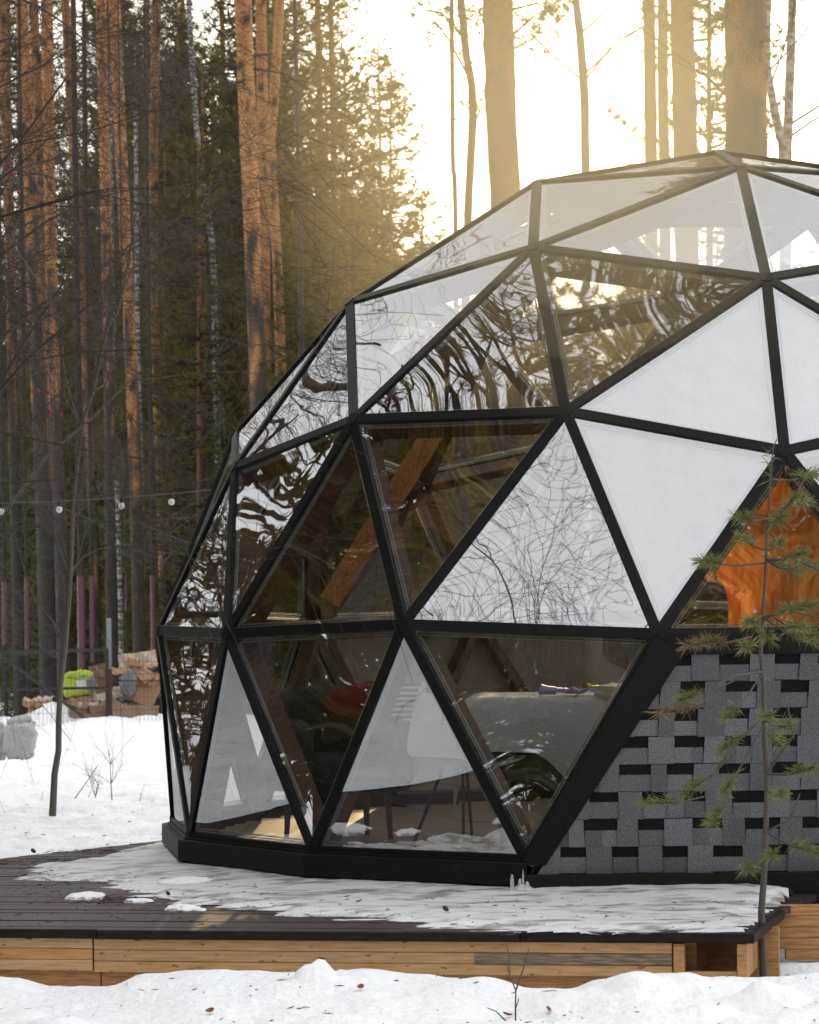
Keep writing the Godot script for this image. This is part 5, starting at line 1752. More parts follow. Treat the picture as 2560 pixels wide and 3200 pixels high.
	for k in 14:
		var c: Vector3 = Vector3(-5.959, -0.167, -28.148).lerp(Vector3(-5.373, -0.173, -28.154), rb.randf()) + Vector3(0, rb.randf_range(0.0, 0.62), rb.randf_range(-0.35, 0.1))
		sheet.call("cardboard_piece", "torn cardboard piece wedged between the larger cartons near the dome", c, rb.randf_range(0.16, 0.36), rb.randf_range(0.08, 0.2), rb.randf_range(-1.2, -0.1), rb.randf_range(-0.5, 0.5), rb.randf_range(-0.5, 0.5), M.card[rb.randi() % 4])
	carton.call("large tilted brown carton beside the dome's left edge", Vector3(-5.566, 0.098, -28.248), Vector3(0.30, 0.44, 0.26), 0.1, 0.5, -0.45, M.card[1], false)
	carton.call("dark brown carton lying behind the rusty post", Vector3(-6.088, -0.2, -27.947), Vector3(0.42, 0.24, 0.3), 0.1, 0.3, 0.15, M.card[3], true)
	carton.call("brown carton standing behind the gate upright", Vector3(-6.193, 0.137, -28.542), Vector3(0.26, 0.4, 0.2), 0.05, 0.2, 0.05, M.card[1], false)
	carton.call("shaded brown carton low in the middle of the pile", Vector3(-6.505, -0.195, -28.243), Vector3(0.36, 0.2, 0.25), 0.0, -0.2, 0.04, M.card[3], false)
	var bag := thing("lime_bag", "lime green printed plastic bag lying on the rubbish pile", "bag", Vector3(-6.437, 0.169, -28.139))
	var mb := MB.new()
	mb.blob(Transform3D(Basis(Vector3.BACK, 0.12), Vector3.ZERO), Vector3(0.21, 0.165, 0.07), bump_noise, 0.5, 16, 28, 0.45)
	part("sack", mb.mesh(), M.lime, bag)
	for s in [[Vector3(0.055, -0.02, 0.068), Vector3(0.15, 0.13, 0.012), M.paper], [Vector3(0.06, 0.095, 0.064), Vector3(0.10, 0.03, 0.012), M.print_blue], [Vector3(-0.11, 0.085, 0.064), Vector3(0.04, 0.035, 0.012), M.print_red], [Vector3(-0.02, -0.135, 0.058), Vector3(0.12, 0.03, 0.012), M.print_blue]]:
		var mp := MB.new()
		mp.box(Transform3D(Basis(Vector3.BACK, 0.12), s[0]), s[1], 0.004)
		part("print", mp.mesh(), s[2], bag)
	var gb := MB.new()
	gb.blob(Transform3D(Basis(Vector3.BACK, -0.2), Vector3(-5.763, 0.172, -27.945)), Vector3(0.10, 0.18, 0.09), bump_noise, 0.7, 16, 24, 0.8)
	tag(part("plastic_bag", gb.mesh(), M.foil, self), "grey shiny plastic bag hanging down the middle of the rubbish pile", "bag")
	var pg := MB.new()
	pg.blob(Transform3D(Basis(), Vector3(-5.946, 0.281, -28.142)), Vector3(0.055, 0.06, 0.05), bump_noise, 0.8, 10, 16, 0.8)
	tag(part("plastic_bag", pg.mesh(), M.pink, self), "small pink plastic bag beside the rusty post", "bag")
	var wb := MB.new()
	wb.blob(Transform3D(Basis(Vector3.BACK, 0.3), Vector3(-6.238, 0.156, -27.941)), Vector3(0.07, 0.10, 0.05), bump_noise, 0.8, 12, 16, 0.8)
	tag(part("plastic_bag", wb.mesh(), M.foil, self), "crumpled silver bag between the lime green bag and the gate upright", "bag")
	# two filled sacks
	for s in [[Vector3(-6.043, -0.093, -17.645), Vector3(0.165, 0.20, 0.14), -0.10, "grey white filled sack leaning on its side left of the gate"], [Vector3(-6.284, -0.144, -17.943), Vector3(0.07, 0.17, 0.12), 0.05, "darker filled sack cut off by the photo's left edge"]]:
		var root := thing("filled_sack", s[3], "sack", s[0], 0.3, "filled sacks in the snow")
		var ms := MB.new()
		ms.blob(Transform3D(Basis(Vector3.BACK, s[2]), Vector3.ZERO), s[1], wave_noise, 0.55, 18, 28, 0.62)
		part("body", ms.mesh(), M.sack, root)
		var mt := MB.new()
		mt.blob(Transform3D(Basis(Vector3.BACK, 0.2), Vector3(0.0, s[1].y * 0.98, 0)), Vector3(s[1].x * 0.8, 0.05, 0.10), bump_noise, 0.9, 10, 20, 0.8)
		part("open_mouth", mt.mesh(), M.sack, root)
	# young bare tree in front of the gate
	var st := thing("bare_sapling", "young bare tree with a crooked stem standing in the snow before the gate", "tree", Vector3(-4.844, -0.36, -9.187))
	var o := st.position
	var mt2 := MB.new()
	var stem := PackedVector3Array([Vector3(-4.79, -0.37, -8.659), Vector3(-4.778, -0.19, -8.657), Vector3(-4.766, 0.015, -8.654), Vector3(-4.733, 0.208, -8.652), Vector3(-4.728, 0.452, -8.648), Vector3(-4.715, 0.709, -8.645), Vector3(-4.667, 1.094, -8.64), Vector3(-4.641, 1.376, -8.636), Vector3(-4.62, 1.658, -8.632), Vector3(-4.603, 2.018, -8.628), Vector3(-4.588, 2.275, -8.624), Vector3(-4.549, 2.557, -8.62), Vector3(-4.502, 2.865, -8.617), Vector3(-4.422, 3.096, -8.614), Vector3(-4.358, 3.378, -8.611), Vector3(-4.293, 3.634, -8.608), Vector3(-4.237, 3.717, -8.707), Vector3(-4.189, 3.93, -8.805), Vector3(-4.129, 4.24, -8.801), Vector3(-4.076, 4.61, -8.896), Vector3(-3.974, 4.895, -8.893), Vector3(-3.916, 4.972, -8.893), Vector3(-3.843, 5.242, -8.99), Vector3(-3.71, 5.501, -8.987)])
	var rad := PackedFloat32Array()
	for k in stem.size():
		stem[k] -= o
		rad.push_back(lerpf(0.031, 0.004, pow(k / float(stem.size() - 1), 0.8)))
	mt2.tube(stem, rad, 10, true, func(_m, p: Vector3, d: Vector3, rr: float) -> float: return rr * (1.0 + 0.14 * bump_noise.get_noise_3dv(p * 9.0 + d * 2)))
	part("trunk", mt2.mesh(), M.sapling, st)
	var limbs := [[Vector3(-4.667, 1.068, -8.64), Vector3(-4.778, 1.248, -8.737), Vector3(-4.929, 1.403, -8.833), Vector3(-5.005, 1.611, -8.829), Vector3(-5.102, 1.975, -8.923), Vector3(-5.165, 2.235, -8.919)], [Vector3(-4.638, 1.633, -8.633), Vector3(-4.723, 1.865, -8.629), Vector3(-4.809, 2.021, -8.726), Vector3(-4.948, 2.229, -8.721), Vector3(-5.048, 2.387, -8.818)], [Vector3(-4.625, 1.659, -8.632), Vector3(-4.684, 1.89, -8.629), Vector3(-4.759, 2.122, -8.625), Vector3(-4.886, 2.278, -8.621), Vector3(-4.949, 2.381, -8.619)], [Vector3(-4.607, 1.658, -8.633), Vector3(-4.528, 1.761, -8.732), Vector3(-4.398, 1.824, -8.732), Vector3(-4.2, 1.856, -8.834), Vector3(-3.967, 1.858, -8.836)], [Vector3(-4.586, 2.146, -8.626), Vector3(-4.484, 2.224, -8.726), Vector3(-4.291, 2.274, -8.727), Vector3(-4.161, 2.35, -8.727)], [Vector3(-4.598, 2.069, -8.627), Vector3(-4.509, 2.171, -8.626), Vector3(-4.482, 2.274, -8.625), Vector3(-4.384, 2.324, -8.625), Vector3(-4.302, 2.454, -8.724)], [Vector3(-4.558, 2.866, -8.616), Vector3(-4.659, 3.047, -8.613), Vector3(-4.666, 3.406, -8.607), Vector3(-4.681, 3.928, -8.7), Vector3(-4.68, 4.443, -8.693), Vector3(-4.661, 5.228, -8.782)], [Vector3(-4.401, 3.147, -8.614), Vector3(-4.398, 3.455, -8.609), Vector3(-4.349, 3.712, -8.606), Vector3(-4.276, 4.019, -8.603)], [Vector3(-4.229, 3.685, -8.608), Vector3(-4.318, 3.763, -8.606), Vector3(-4.393, 3.918, -8.603), Vector3(-4.439, 4.131, -8.699), Vector3(-4.435, 4.441, -8.695)], [Vector3(-4.162, 3.941, -8.605), Vector3(-4.039, 4.179, -8.703), Vector3(-3.829, 4.46, -8.701)], [Vector3(-4.546, 2.84, -8.617), Vector3(-4.645, 3.175, -8.611), Vector3(-4.704, 3.638, -8.604), Vector3(-4.814, 3.981, -8.698), Vector3(-4.94, 4.24, -8.693)], [Vector3(-4.412, 3.095, -8.614), Vector3(-4.333, 3.151, -8.714), Vector3(-4.28, 3.253, -8.713), Vector3(-4.222, 3.382, -8.712)], [Vector3(-4.096, 4.343, -8.8), Vector3(-4.131, 4.705, -8.794), Vector3(-4.147, 4.912, -8.791)], [Vector3(-3.969, 4.921, -8.893), Vector3(-4.018, 5.181, -8.889), Vector3(-4.094, 5.337, -8.886)], [Vector3(-3.937, 4.946, -8.893), Vector3(-3.923, 5.361, -8.887), Vector3(-3.941, 5.595, -8.884)], [Vector3(-3.889, 5.127, -8.891), Vector3(-3.808, 5.412, -8.887), Vector3(-3.824, 5.815, -8.982)], [Vector3(-4.669, 0.939, -8.642), Vector3(-4.784, 0.966, -8.641), Vector3(-4.911, 1.07, -8.638)], [Vector3(-4.663, 1.196, -8.639), Vector3(-4.731, 1.12, -8.639), Vector3(-4.816, 1.351, -8.735)]]
	var rr := RandomNumberGenerator.new()
	rr.seed = 55
	for l in limbs:
		var p := PackedVector3Array()
		var q := PackedFloat32Array()
		for k in l.size():
			p.push_back(l[k] - o)
			q.push_back(lerpf(0.0085, 0.0018, k / float(l.size() - 1)))
		var mbr := MB.new()
		mbr.tube(p, q, 5)
		for k in 10:
			var j := rr.randi_range(1, p.size() - 1)
			var d := (p[j] - p[j - 1]).normalized()
			var ax := Vector3(rr.randf_range(-0.3, 0.3), rr.randf_range(-0.3, 0.3), 1).normalized()
			limb(mbr, rr, p[j - 1].lerp(p[j], rr.randf()), d.rotated(ax, rr.randf_range(-1.1, 1.1)), rr.randf_range(0.2, 0.7), 0.003, 2, 0.03, 0.8)
		part("branch", mbr.mesh(), M.sapling, st)
	# an old crab apple at the left whose bare twigs hang into view
	var at := bare_tree("crab_apple", "tangled bare twigs of a crab apple before the leftmost trunks", spot(-420, 24.0) + Vector3(0, -0.3, 0), 4.4, 0.03, 71, M.twig, -0.02, 4, Vector3(0.9, 0, 0.2), "", 0.3, 5)
	var lb := MB.new()
	var lp := PackedVector3Array([Vector3(-4.458, 5.344, -1.581), Vector3(-4.192, 5.202, -1.586), Vector3(-4.097, 5.163, -1.587), Vector3(-3.928, 5.044, -1.59), Vector3(-3.825, 4.956, -1.593), Vector3(-3.679, 4.864, -1.595), Vector3(-3.569, 4.746, -1.598), Vector3(-3.49, 4.674, -1.6), Vector3(-3.41, 4.647, -1.601)])
	var lr := PackedFloat32Array()
	for k in lp.size():
		lp[k] -= at.position
		lr.push_back(lerpf(0.009, 0.002, k / 8.0))
	lb.tube(lp, lr, 6)
	for k in 14:
		var j := rr.randi_range(1, lp.size() - 1)
		var d := (lp[j] - lp[j - 1]).normalized()
		limb(lb, rr, lp[j], d.rotated(Vector3(0.1, 0.1, 1).normalized(), rr.randf_range(-1.2, 0.9)), rr.randf_range(0.25, 0.8), 0.003, 2, -0.03, 0.8)
	part("long_branch", lb.mesh(), M.sapling, at)
	for k in 9:
		var c: Vector3 = [Vector3(-4.295, 4.178, -1.599), Vector3(-4.184, 4.124, -1.601), Vector3(-4.271, 4.119, -1.6), Vector3(-4.237, 4.009, -1.602), Vector3(-4.067, 2.764, -1.621), Vector3(-4.13, 2.77, -1.62), Vector3(-4.064, 2.614, -1.623), Vector3(-3.985, 2.614, -1.624), Vector3(-4.058, 2.644, -1.623)][k]
		var mbb := MB.new()
		mbb.blob(Transform3D(Basis(), c - at.position), Vector3(0.012, 0.016, 0.012), bump_noise, 0.5, 6, 8)
		part("berry", mbb.mesh(), M.berry, at)
		var tw := MB.new()
		tw.tube(PackedVector3Array([c - at.position, c - at.position + Vector3(-0.02, 0.12, 0), c - at.position + Vector3(-0.1, 0.32, 0.02)]), PackedFloat32Array([0.0015, 0.002, 0.003]), 4)
		part("twig", tw.mesh(), M.sapling, at)
	# string of bulbs
	var ls := thing("light_string", "string of clear round bulbs on a cable running to the dome's left side", "light string", Vector3.ZERO)
	var cab := PackedVector3Array()
	for k in 25:
		var t := k / 24.0
		var p: Vector3 = Vector3(-5.76, 2.136, -4.114).lerp(Vector3(-2.991, 2.213, -4.14), t)
		p.y -= 0.05 * sin(t * PI) - 0.0
		cab.push_back(p)
	var cr := PackedFloat32Array()
	cr.resize(25)
	cr.fill(0.0028)
	var mc := MB.new()
	mc.tube(cab, cr, 6)
	part("cable", mc.mesh(), M.cable, ls)
	for c in [Vector3(-4.655, 2.129, -4.125), Vector3(-4.255, 2.125, -4.129), Vector3(-3.827, 2.133, -4.133), Vector3(-3.484, 2.152, -4.136)]:
		var top: Vector3 = c
		for p in cab.size() - 1:
			if cab[p].x <= c.x and cab[p + 1].x > c.x:
				top = cab[p].lerp(cab[p + 1], (c.x - cab[p].x) / (cab[p + 1].x - cab[p].x))
		var drop := top.y - 0.012
		var mso := MB.new()
		mso.lathe(Transform3D(Basis(), Vector3(c.x, drop, c.z)), PackedVector2Array([Vector2(0.0, -0.022), Vector2(0.012, -0.022), Vector2(0.013, 0.0), Vector2(0.009, 0.012), Vector2(0.0, 0.014)]), 10)
		var so := part("socket", mso.mesh(), M.rubber, ls)
		var mbu := MB.new()
		var prof := PackedVector2Array()
		for k in 13:
			var a := PI * (k / 12.0)
			prof.push_back(Vector2(0.022 * sin(a) + 0.0001, -0.045 - 0.023 * cos(a)))
		mbu.lathe(Transform3D(Basis(), Vector3(c.x, drop, c.z)), prof, 14)
		part("bulb", mbu.mesh(), M.bulb, so)
		var mfi := MB.new()
		mfi.tube(PackedVector3Array([Vector3(c.x - 0.006, drop - 0.03, c.z), Vector3(c.x - 0.008, drop - 0.048, c.z), Vector3(c.x + 0.008, drop - 0.048, c.z), Vector3(c.x + 0.006, drop - 0.03, c.z)]), PackedFloat32Array([0.002, 0.0015, 0.0015, 0.002]), 5)
		part("filament", mfi.mesh(), M.spacer, so)
	# dry stalks in the snow
	var stalks := [["leaning bare stick in the snow behind the deck", [Vector3(-4.917, -0.131, -11.655), Vector3(-4.806, 0.023, -11.654), Vector3(-4.685, 0.196, -11.653)], 0.005], ["forked dry weed in the snow, right one", [Vector3(-4.568, -0.149, -11.659), Vector3(-4.577, 0.02, -11.656), Vector3(-4.581, 0.19, -11.654), Vector3(-4.566, 0.251, -11.653)], 0.005], ["low forked dry weed in the snow, left of the taller one", [Vector3(-4.72, -0.161, -11.658), Vector3(-4.714, -0.105, -11.657), Vector3(-4.69, -0.007, -11.656), Vector3(-4.673, 0.05, -11.655)], 0.004], ["single thin stalk in the snow near the dome", [Vector3(-4.334, -0.137, -11.661), Vector3(-4.307, -0.053, -11.66), Vector3(-4.281, 0.032, -11.659)], 0.003], ["thin faint stalk left of the sapling's foot", [Vector3(-5.194, -0.193, -11.653), Vector3(-5.185, -0.137, -11.653), Vector3(-5.176, -0.075, -11.652)], 0.0025], ["short leaning stalk in front of the forked weeds", [Vector3(-4.796, -0.096, -11.656), Vector3(-4.775, -0.039, -11.655), Vector3(-4.755, 0.017, -11.655)], 0.003]]
	for k in stalks.size():
		var s = stalks[k]
		var foot: Vector3 = s[1][0]
		foot.y = ground_height(foot.x, foot.z) - 0.02
		var root := thing("dry_stalk", s[0], "dry stalk", foot, 0.0, "dry stalks in the snow")
		var p := PackedVector3Array()
		var q := PackedFloat32Array()
		var shift: float = foot.y - s[1][0].y
		for j in s[1].size():
			p.push_back(s[1][j] - foot + Vector3(0, shift * (1.0 - j * 0.0), 0))
			q.push_back(lerpf(s[2], s[2] * 0.4, j / float(s[1].size() - 1)))
		p[0] = Vector3(p[0].x, 0, p[0].z)
		var m := MB.new()
		m.tube(p, q, 5)
		part("stem", m.mesh(), M.twig, root)
		if k in [1, 2]:
			var mtw := MB.new()
			for j in 7:
				var b := p[rr.randi_range(1, p.size() - 2)]
				limb(mtw, rr, b, Vector3(rr.randf_range(-1, 1), 1.1, 0.2).normalized(), rr.randf_range(0.12, 0.32), 0.0028, 1, 0.0, 0.8)
			part("twigs", mtw.mesh(), M.twig, root)


# ---------------------------------------------------------------- small things in front
func build_near() -> void:
	var rr := RandomNumberGenerator.new()
	rr.seed = 91
	# the small pine before the shingles
	var foot := Vector3(-0.163, -0.239, 4.6)
	foot.y = ground_height(foot.x, foot.z) - 0.03
	var pine := thing("small_pine", "thin young pine with sparse needle tufts growing before the shingled wall", "pine tree", foot)
	var stem := PackedVector3Array([Vector3(-0.163, -0.239, 4.6), Vector3(-0.169, -0.106, 4.602), Vector3(-0.172, 0.055, 4.604), Vector3(-0.158, 0.231, 4.607), Vector3(-0.149, 0.422, 4.609), Vector3(-0.139, 0.642, 4.612), Vector3(-0.149, 0.862, 4.615), Vector3(-0.152, 1.082, 4.619), Vector3(-0.162, 1.229, 4.621), Vector3(-0.152, 1.405, 4.623), Vector3(-0.138, 1.595, 4.626), Vector3(-0.127, 1.815, 4.629), Vector3(-0.116, 1.962, 4.631), Vector3(-0.106, 2.094, 4.632), Vector3(-0.096, 2.182, 4.634), Vector3(-0.078, 2.223, 4.634)])
	var rad := PackedFloat32Array()
	for k in stem.size():
		stem[k] -= foot
		rad.push_back(lerpf(0.019, 0.0022, pow(k / float(stem.size() - 1), 0.85)))
	stem[0].y = 0.0
	var mt := MB.new()
	mt.tube(stem, rad, 12, true, func(m, p: Vector3, d: Vector3, r: float) -> float: return r * (1.0 + 0.16 * bump_noise.get_noise_3dv(p * 14.0 + d * 2)))
	part("trunk", mt.mesh(), M.sapling, pine)
	var tufts := [[Vector3(-0.273, 1.86, 4.831), Vector3(-0.123, 1.859, 4.629)], [Vector3(-0.437, 1.663, 4.93), Vector3(-0.137, 1.654, 4.626)], [Vector3(-0.085, 1.858, 4.829), Vector3(-0.127, 1.815, 4.629)], [Vector3(-0.09, 1.755, 4.827), Vector3(-0.131, 1.713, 4.627)], [Vector3(-0.014, 1.947, 4.729), Vector3(-0.124, 1.83, 4.629)], [Vector3(0.072, 1.934, 4.428), Vector3(-0.014, 1.947, 4.729)], [Vector3(0.003, 1.692, 4.826), Vector3(-0.137, 1.669, 4.627)], [Vector3(-0.016, 1.623, 4.625), Vector3(-0.137, 1.669, 4.627)], [Vector3(-0.052, 1.448, 4.923), Vector3(-0.152, 1.412, 4.623)], [Vector3(-0.242, 1.391, 5.024), Vector3(-0.152, 1.397, 4.623)], [Vector3(-0.154, 1.315, 4.922), Vector3(-0.152, 1.361, 4.622)], [Vector3(-0.45, 1.302, 4.925), Vector3(-0.202, 1.317, 4.622)], [Vector3(-0.511, 1.289, 4.975), Vector3(-0.378, 1.308, 4.824)], [Vector3(0.045, 1.302, 4.72), Vector3(-0.152, 1.405, 4.623)], [Vector3(0.111, 2.067, 4.43), Vector3(-0.107, 2.035, 4.632)], [Vector3(0.101, 1.637, 4.524), Vector3(-0.137, 1.669, 4.627)], [Vector3(-0.219, 1.774, 4.429), Vector3(-0.137, 1.713, 4.627)], [Vector3(-0.539, 1.045, 4.922), Vector3(-0.175, 1.17, 4.62)], [Vector3(-0.633, 0.987, 4.922), Vector3(-0.439, 1.019, 4.82)], [Vector3(-0.345, 0.967, 5.019), Vector3(-0.151, 1.155, 4.62)], [Vector3(-0.344, 0.815, 4.817), Vector3(-0.153, 0.95, 4.617)], [Vector3(-0.166, 0.966, 5.017), Vector3(-0.15, 0.964, 4.617)], [Vector3(-0.069, 0.917, 4.915), Vector3(-0.148, 0.935, 4.616)], [Vector3(-0.063, 0.822, 4.414), Vector3(-0.148, 0.891, 4.616)], [Vector3(-0.698, 0.572, 4.817), Vector3(-0.43, 0.586, 4.614)], [Vector3(-0.36, 0.638, 5.014), Vector3(-0.142, 0.935, 4.616)], [Vector3(-0.512, 0.615, 4.715), Vector3(-0.281, 0.79, 4.616)], [Vector3(-0.415, 0.502, 5.013), Vector3(-0.327, 0.611, 4.814)], [Vector3(-0.112, 0.621, 5.012), Vector3(-0.142, 0.612, 4.612)], [Vector3(0.042, 0.718, 4.812), Vector3(-0.144, 0.686, 4.613)], [Vector3(-0.26, 0.276, 4.908), Vector3(-0.154, 0.304, 4.608)], [Vector3(-0.143, 0.338, 4.908), Vector3(-0.155, 0.29, 4.607)], [Vector3(0.057, 0.333, 4.706), Vector3(-0.147, 0.422, 4.609)], [Vector3(0.053, 1.322, 5.02), Vector3(-0.044, 1.363, 4.821)], [Vector3(-0.027, 1.367, 5.121), Vector3(-0.116, 1.407, 4.823)], [Vector3(-0.267, 1.283, 5.073), Vector3(-0.153, 1.317, 4.622)], [Vector3(0.066, 1.463, 4.822), Vector3(-0.043, 1.447, 4.823)], [Vector3(-0.106, 2.153, 4.633), Vector3(-0.106, 2.123, 4.633)]]
	for k in tufts.size():
		var e: Vector3 = tufts[k][0] - foot
		var b: Vector3 = tufts[k][1] - foot
		var mb := MB.new()
		mb.tint = Color(0.055, 0.04, 0.03)
		var midp := b.lerp(e, 0.5) + Vector3(0, -0.015, 0)
		mb.tube(PackedVector3Array([b, midp, e]), PackedFloat32Array([0.0048, 0.004, 0.003]), 5)
		var ax := (e - b).normalized()
		var brown := k in [12, 18, 11]
		var n := 160 if k != 37 else 30
		for j in n:
			var along := rr.randf_range(-0.12, 0.02) * (1.6 if k in [11, 12, 18, 24] else 1.0)
			var q := e + ax * along
			var d := (ax * rr.randf_range(0.1, 1.0) + Vector3(rr.randf_range(-1, 1), rr.randf_range(-0.8, 1.1), rr.randf_range(-1, 1)) * 0.85).normalized()
			var l := rr.randf_range(0.045, 0.078)
			var s := d.cross(Vector3(rr.randf_range(-1, 1), rr.randf_range(-1, 1), rr.randf_range(-1, 1))).normalized() * 0.0011
			var g := rr.randf_range(0.7, 1.3)
			mb.tint = Color(0.145 * g, 0.15 * g, 0.05 * g) if not (brown and rr.randf() < 0.6) else Color(0.17 * g, 0.10 * g, 0.055 * g)
			var bend := Vector3(0, -0.006, 0)
			mb.tri(q - s, q + s, q + d * l * 0.6 + s * 0.7)
			mb.tri(q - s * 0.7, q + d * l * 0.6 + s * 0.6, q + d * l + bend)
		part("needle_tuft", mb.mesh(), M.near_needle, pine)
	for l in [[Vector3(-0.152, 1.39, 4.623), Vector3(-0.086, 1.443, 4.823), Vector3(0.078, 1.406, 4.921)], [Vector3(-0.13, 1.83, 4.629), Vector3(-0.05, 1.888, 4.629), Vector3(0.001, 1.973, 4.73), Vector3(0.079, 2.08, 4.53)], [Vector3(-0.137, 1.669, 4.627), Vector3(-0.017, 1.675, 4.726), Vector3(0.128, 1.607, 4.723)], [Vector3(-0.151, 1.155, 4.62), Vector3(-0.293, 1.148, 4.821), Vector3(-0.402, 1.094, 4.921)], [Vector3(-0.151, 0.95, 4.617), Vector3(-0.303, 0.824, 4.716), Vector3(-0.458, 0.613, 4.815)], [Vector3(-0.144, 0.686, 4.613), Vector3(-0.025, 0.865, 4.714), Vector3(-0.053, 1.011, 4.717)], [Vector3(-0.147, 0.422, 4.609), Vector3(-0.044, 0.486, 4.709), Vector3(0.001, 0.602, 4.71)]]:
		var p := PackedVector3Array()
		for q in l:
			p.push_back(q - foot)
		var m := MB.new()
		m.tube(p, PackedFloat32Array([0.006, 0.0045, 0.0035, 0.0025]).slice(0, p.size()), 6)
		part("branch", m.mesh(), M.sapling, pine)
	# bare twig sapling at the bottom edge
	var ts := thing("twig_sapling", "thin bare forked twig sticking out of the front snow", "sapling", Vector3(-1.329, -0.309, 6.11))
	for l in [[Vector3(-1.329, -0.316, 6.11), Vector3(-1.329, -0.201, 6.112), Vector3(-1.327, -0.128, 6.113), Vector3(-1.351, -0.067, 6.114), Vector3(-1.355, 0.014, 6.115), Vector3(-1.364, 0.074, 6.116)], [Vector3(-1.327, -0.128, 6.113), Vector3(-1.3, -0.054, 6.114), Vector3(-1.281, 0.013, 6.115), Vector3(-1.268, 0.053, 6.115)], [Vector3(-1.33, -0.289, 6.111), Vector3(-1.378, -0.248, 6.112), Vector3(-1.411, -0.214, 6.113), Vector3(-1.449, -0.199, 6.113)], [Vector3(-1.327, -0.134, 6.113), Vector3(-1.346, -0.141, 6.113)], [Vector3(-1.351, -0.067, 6.114), Vector3(-1.356, -0.047, 6.114), Vector3(-1.361, -0.026, 6.115)], [Vector3(-1.327, -0.201, 6.112), Vector3(-1.314, -0.161, 6.112)]]:
		var p := PackedVector3Array()
		var q := PackedFloat32Array()
		for k in l.size():
			p.push_back(l[k] - ts.position)
			q.push_back(lerpf(0.0042 if l.size() > 3 else 0.0025, 0.0016, k / float(l.size() - 1)))
		var m := MB.new()
		m.tube(p, q, 6)
		part("stem", m.mesh(), M.sapling, ts)
	# ice at the corner of the plinth
	var ice := thing("ice_lump", "clear frozen drip ice at the foot of the black corner", "ice", Vector3(-1.235, 0.0, 3.10))
	for s in [[Vector3(0.0, 0.045, 0.02), Vector3(0.05, 0.025, 0.03)], [Vector3(-0.055, 0.06, 0.0), Vector3(0.011, 0.06, 0.010)], [Vector3(0.0, 0.07, 0.0), Vector3(0.006, 0.075, 0.006)], [Vector3(0.022, 0.055, 0.0), Vector3(0.012, 0.03, 0.012)], [Vector3(-0.016, 0.06, 0.0), Vector3(0.009, 0.04, 0.009)]]:
		var m := MB.new()
		m.blob(Transform3D(Basis(), s[0]), s[1], bump_noise, 0.8, 10, 14)
		part("ice_piece", m.mesh(), M.ice, ice)
	# cones and leaves that can be told apart
	for s in [[Vector3(-1.62, 0.03, 4.104), "pine cone on the deck ice below the front glass"], [Vector3(-3.015, 0.02, 2.962), "pine cone on the deck ice near the left"], [Vector3(-4.042, 0, -0.318), "pine cone on the bare boards at the left"]]:
		var m := MB.new()
		m.blob(Transform3D(Basis(Vector3(0.3, 0.2, 1).normalized(), 0.9), s[0] + Vector3(0, 0.010, 0)), Vector3(0.011, 0.016, 0.011), bump_noise, 1.2, 10, 12)
		tag(part("pine_cone", m.mesh(), M.cone, self), s[1], "pine cone", "pine cones on the deck")
	for s in [[Vector3(-2.626, -0.227, 5.924), 0.3, "orange brown curled leaf in the front snow, left"], [Vector3(-0.776, -0.235, 5.706), 0.1, "reddish dry leaf in the front snow, right"], [Vector3(-1.361, -0.231, 5.912), 1.1, "dark dry leaf beside the bare twig"], [Vector3(-1.189, -0.242, 5.96), 0.6, "small dry leaf right of the bare twig"], [Vector3(-3.412, -0.024, -1.967), 0.2, "orange brown leaf on the snow beside the plinth corner"], [Vector3(-1.993, -0.196, 5.618), 0.4, "brown curled leaf in the front snow below the deck"]]:
		var m := MB.new()
		var p: Vector3 = s[0]
		p.y = ground_height(p.x, p.z) + 0.012
		var b := Basis.from_euler(Vector3(0.5, s[1] * 3.0, 0.3))
		for k in 6:
			var u0 := k / 6.0 * 2 - 1
			var u1 := (k + 1) / 6.0 * 2 - 1
			var w0 := 0.013 * sqrt(maxf(0, 1 - u0 * u0))
			var w1 := 0.013 * sqrt(maxf(0, 1 - u1 * u1))
			for sg in [1.0, -1.0]:
				m.quad(p + b * Vector3(u0 * 0.024, 0.010 * u0 * u0, 0), p + b * Vector3(u1 * 0.024, 0.010 * u1 * u1, 0), p + b * Vector3(u1 * 0.024, 0.010 * u1 * u1 + w1 * 0.5, sg * w1), p + b * Vector3(u0 * 0.024, 0.010 * u0 * u0 + w0 * 0.5, sg * w0))
		tag(part("dry_leaf", m.mesh(), M.leaf, self), s[2], "leaf", "dry leaves on the snow")
	# needles and bark bits scattered over snow and boards
	var ml := MB.new()
	var mr := MB.new()
	for k in 1100:
		var x := rr.randf_range(-4.3, 0.0)
		var z := rr.randf_range(-0.9, 5.0)
		if Vector2(x, z).length() < 3.35 or z > deck_front(x) - 0.04 or z < -1.4 - (x + 3.3) * 1.6:
			continue
		var a := rr.randf() * TAU
		var l := rr.randf_range(0.004, 0.022)
		var d := Vector3(cos(a), rr.randf_range(0.0, 0.2), sin(a)) * l
		var m := mr if rr.randf() < 0.4 else ml
		var p := Vector3(x, rr.randf_range(0.012, 0.03) if x > -3.4 else rr.randf_range(0.004, 0.016), z)
		m.tube(PackedVector3Array([p - d, p, p + d]), PackedFloat32Array([0.0012, rr.randf_range(0.001, 0.003), 0.0008]), 4, false)
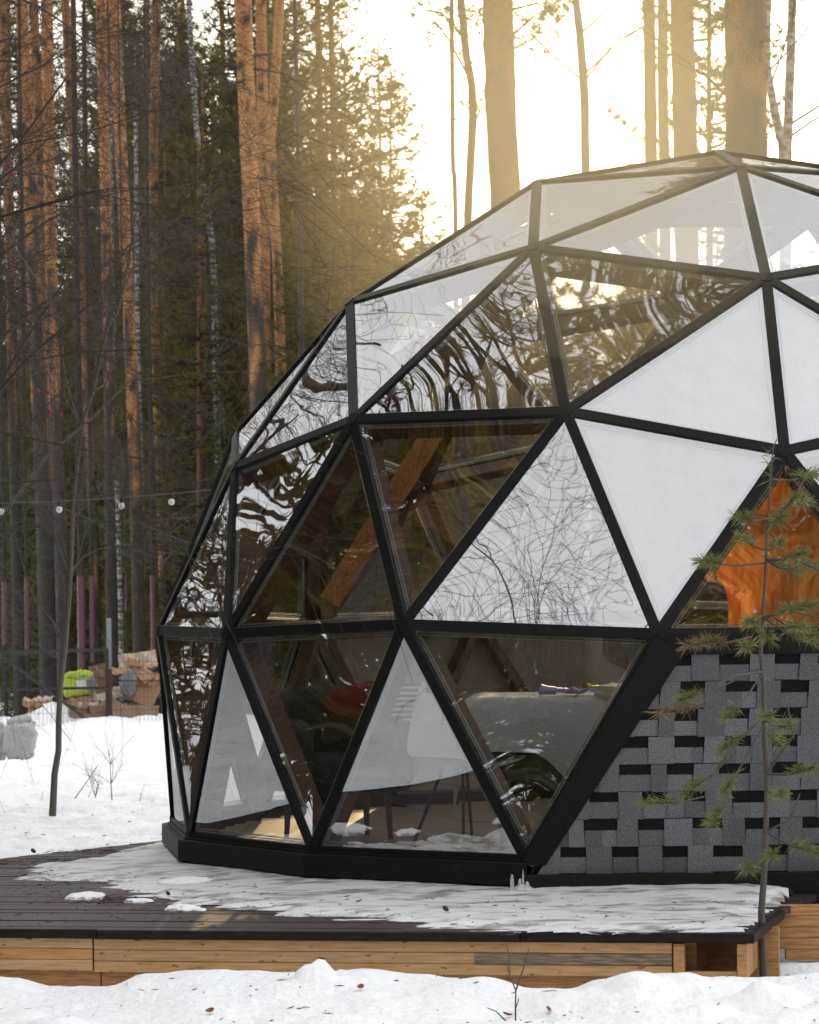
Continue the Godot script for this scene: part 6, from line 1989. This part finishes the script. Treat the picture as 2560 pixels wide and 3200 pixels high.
	for c in [Vector3(-3.668, 0, -0.244), Vector3(-3.833, 0, 0.347), Vector3(-3.465, 0, 0.394), Vector3(-4.102, 0, 0.55), Vector3(-3.626, 0, 1.547), Vector3(-3.433, 0, 1.781), Vector3(-3.269, 0, 3.092), Vector3(-3.376, 0, 2.97)]:
		for k in 70:   # drifts of reddish needles
			var p: Vector3 = c + Vector3(rr.randfn(0, 0.13), rr.randf_range(0.003, 0.014), rr.randfn(0, 0.10))
			var a := rr.randf() * TAU
			var d := Vector3(cos(a), 0.05, sin(a)) * rr.randf_range(0.012, 0.035)
			mr.tube(PackedVector3Array([p - d, p + d]), PackedFloat32Array([0.0013, 0.0013]), 3, false)
	for k in 170:   # bits on the front snow
		var x := rr.randf_range(-3.8, 0.2)
		var z := rr.randf_range(5.1, 7.2)
		var p := Vector3(x, ground_height(x, z) + 0.003, z)
		var a := rr.randf() * TAU
		var d := Vector3(cos(a), rr.randf_range(0, 0.3), sin(a)) * rr.randf_range(0.004, 0.028)
		ml.tube(PackedVector3Array([p - d, p, p + d]), PackedFloat32Array([0.0008, rr.randf_range(0.001, 0.003), 0.0008]), 4, false)
	for k in 150:   # bits on the snow field behind
		var x := rr.randf_range(-6.6, -3.4)
		var z := rr.randf_range(-22.0, -1.0)
		var p := Vector3(x, ground_height(x, z) + 0.004, z)
		var a := rr.randf() * TAU
		var d := Vector3(cos(a), rr.randf_range(0, 0.3), sin(a)) * rr.randf_range(0.008, 0.04)
		ml.tube(PackedVector3Array([p - d, p, p + d]), PackedFloat32Array([0.0015, rr.randf_range(0.0015, 0.004), 0.001]), 4, false)
	for s in [[ml, M.litter, "dark twigs and bark bits scattered over snow and deck"], [mr, M.litter_red, "reddish fallen pine needles scattered over the deck boards and ice"]]:
		var o := part("fallen_needles", (s[0] as MB).mesh(), s[1], self)
		kind(o, "stuff")
		tag(o, s[2], "needles")


# ---------------------------------------------------------------- sunlit haze in the gap between the trees
func build_haze(sun_dir: Vector3) -> void:
	var eye := Vector3(-1.597, 1.657, 22.343)
	for s in [[0.6, 7.0, 50.0, 0.016], [1.0, 8.0, 56.0, 0.015], [1.5, 10.0, 62.0, 0.012], [2.2, 12.0, 68.0, 0.006], [3.0, 16.0, 74.0, 0.004], [3.9, 23.0, 80.0, 0.0025], [4.9, 32.0, 88.0, 0.0013]]:
		var fm := FogMaterial.new()
		fm.albedo = Color(1.0, 0.90, 0.68)
		fm.density = s[3]
		var f := FogVolume.new()
		f.name = numbered("sunlit_haze")
		f.shape = RenderingServer.FOG_VOLUME_SHAPE_ELLIPSOID
		f.size = Vector3(s[0] * 2, s[0] * 2, s[2] - s[1])
		f.material = fm
		add_child(f, true)
		f.look_at_from_position(eye + sun_dir * (s[1] + s[2]) * 0.5, eye, UP)
		kind(f, "stuff")
		tag(f, "golden sunlit haze hanging in the gap between the trees", "haze")
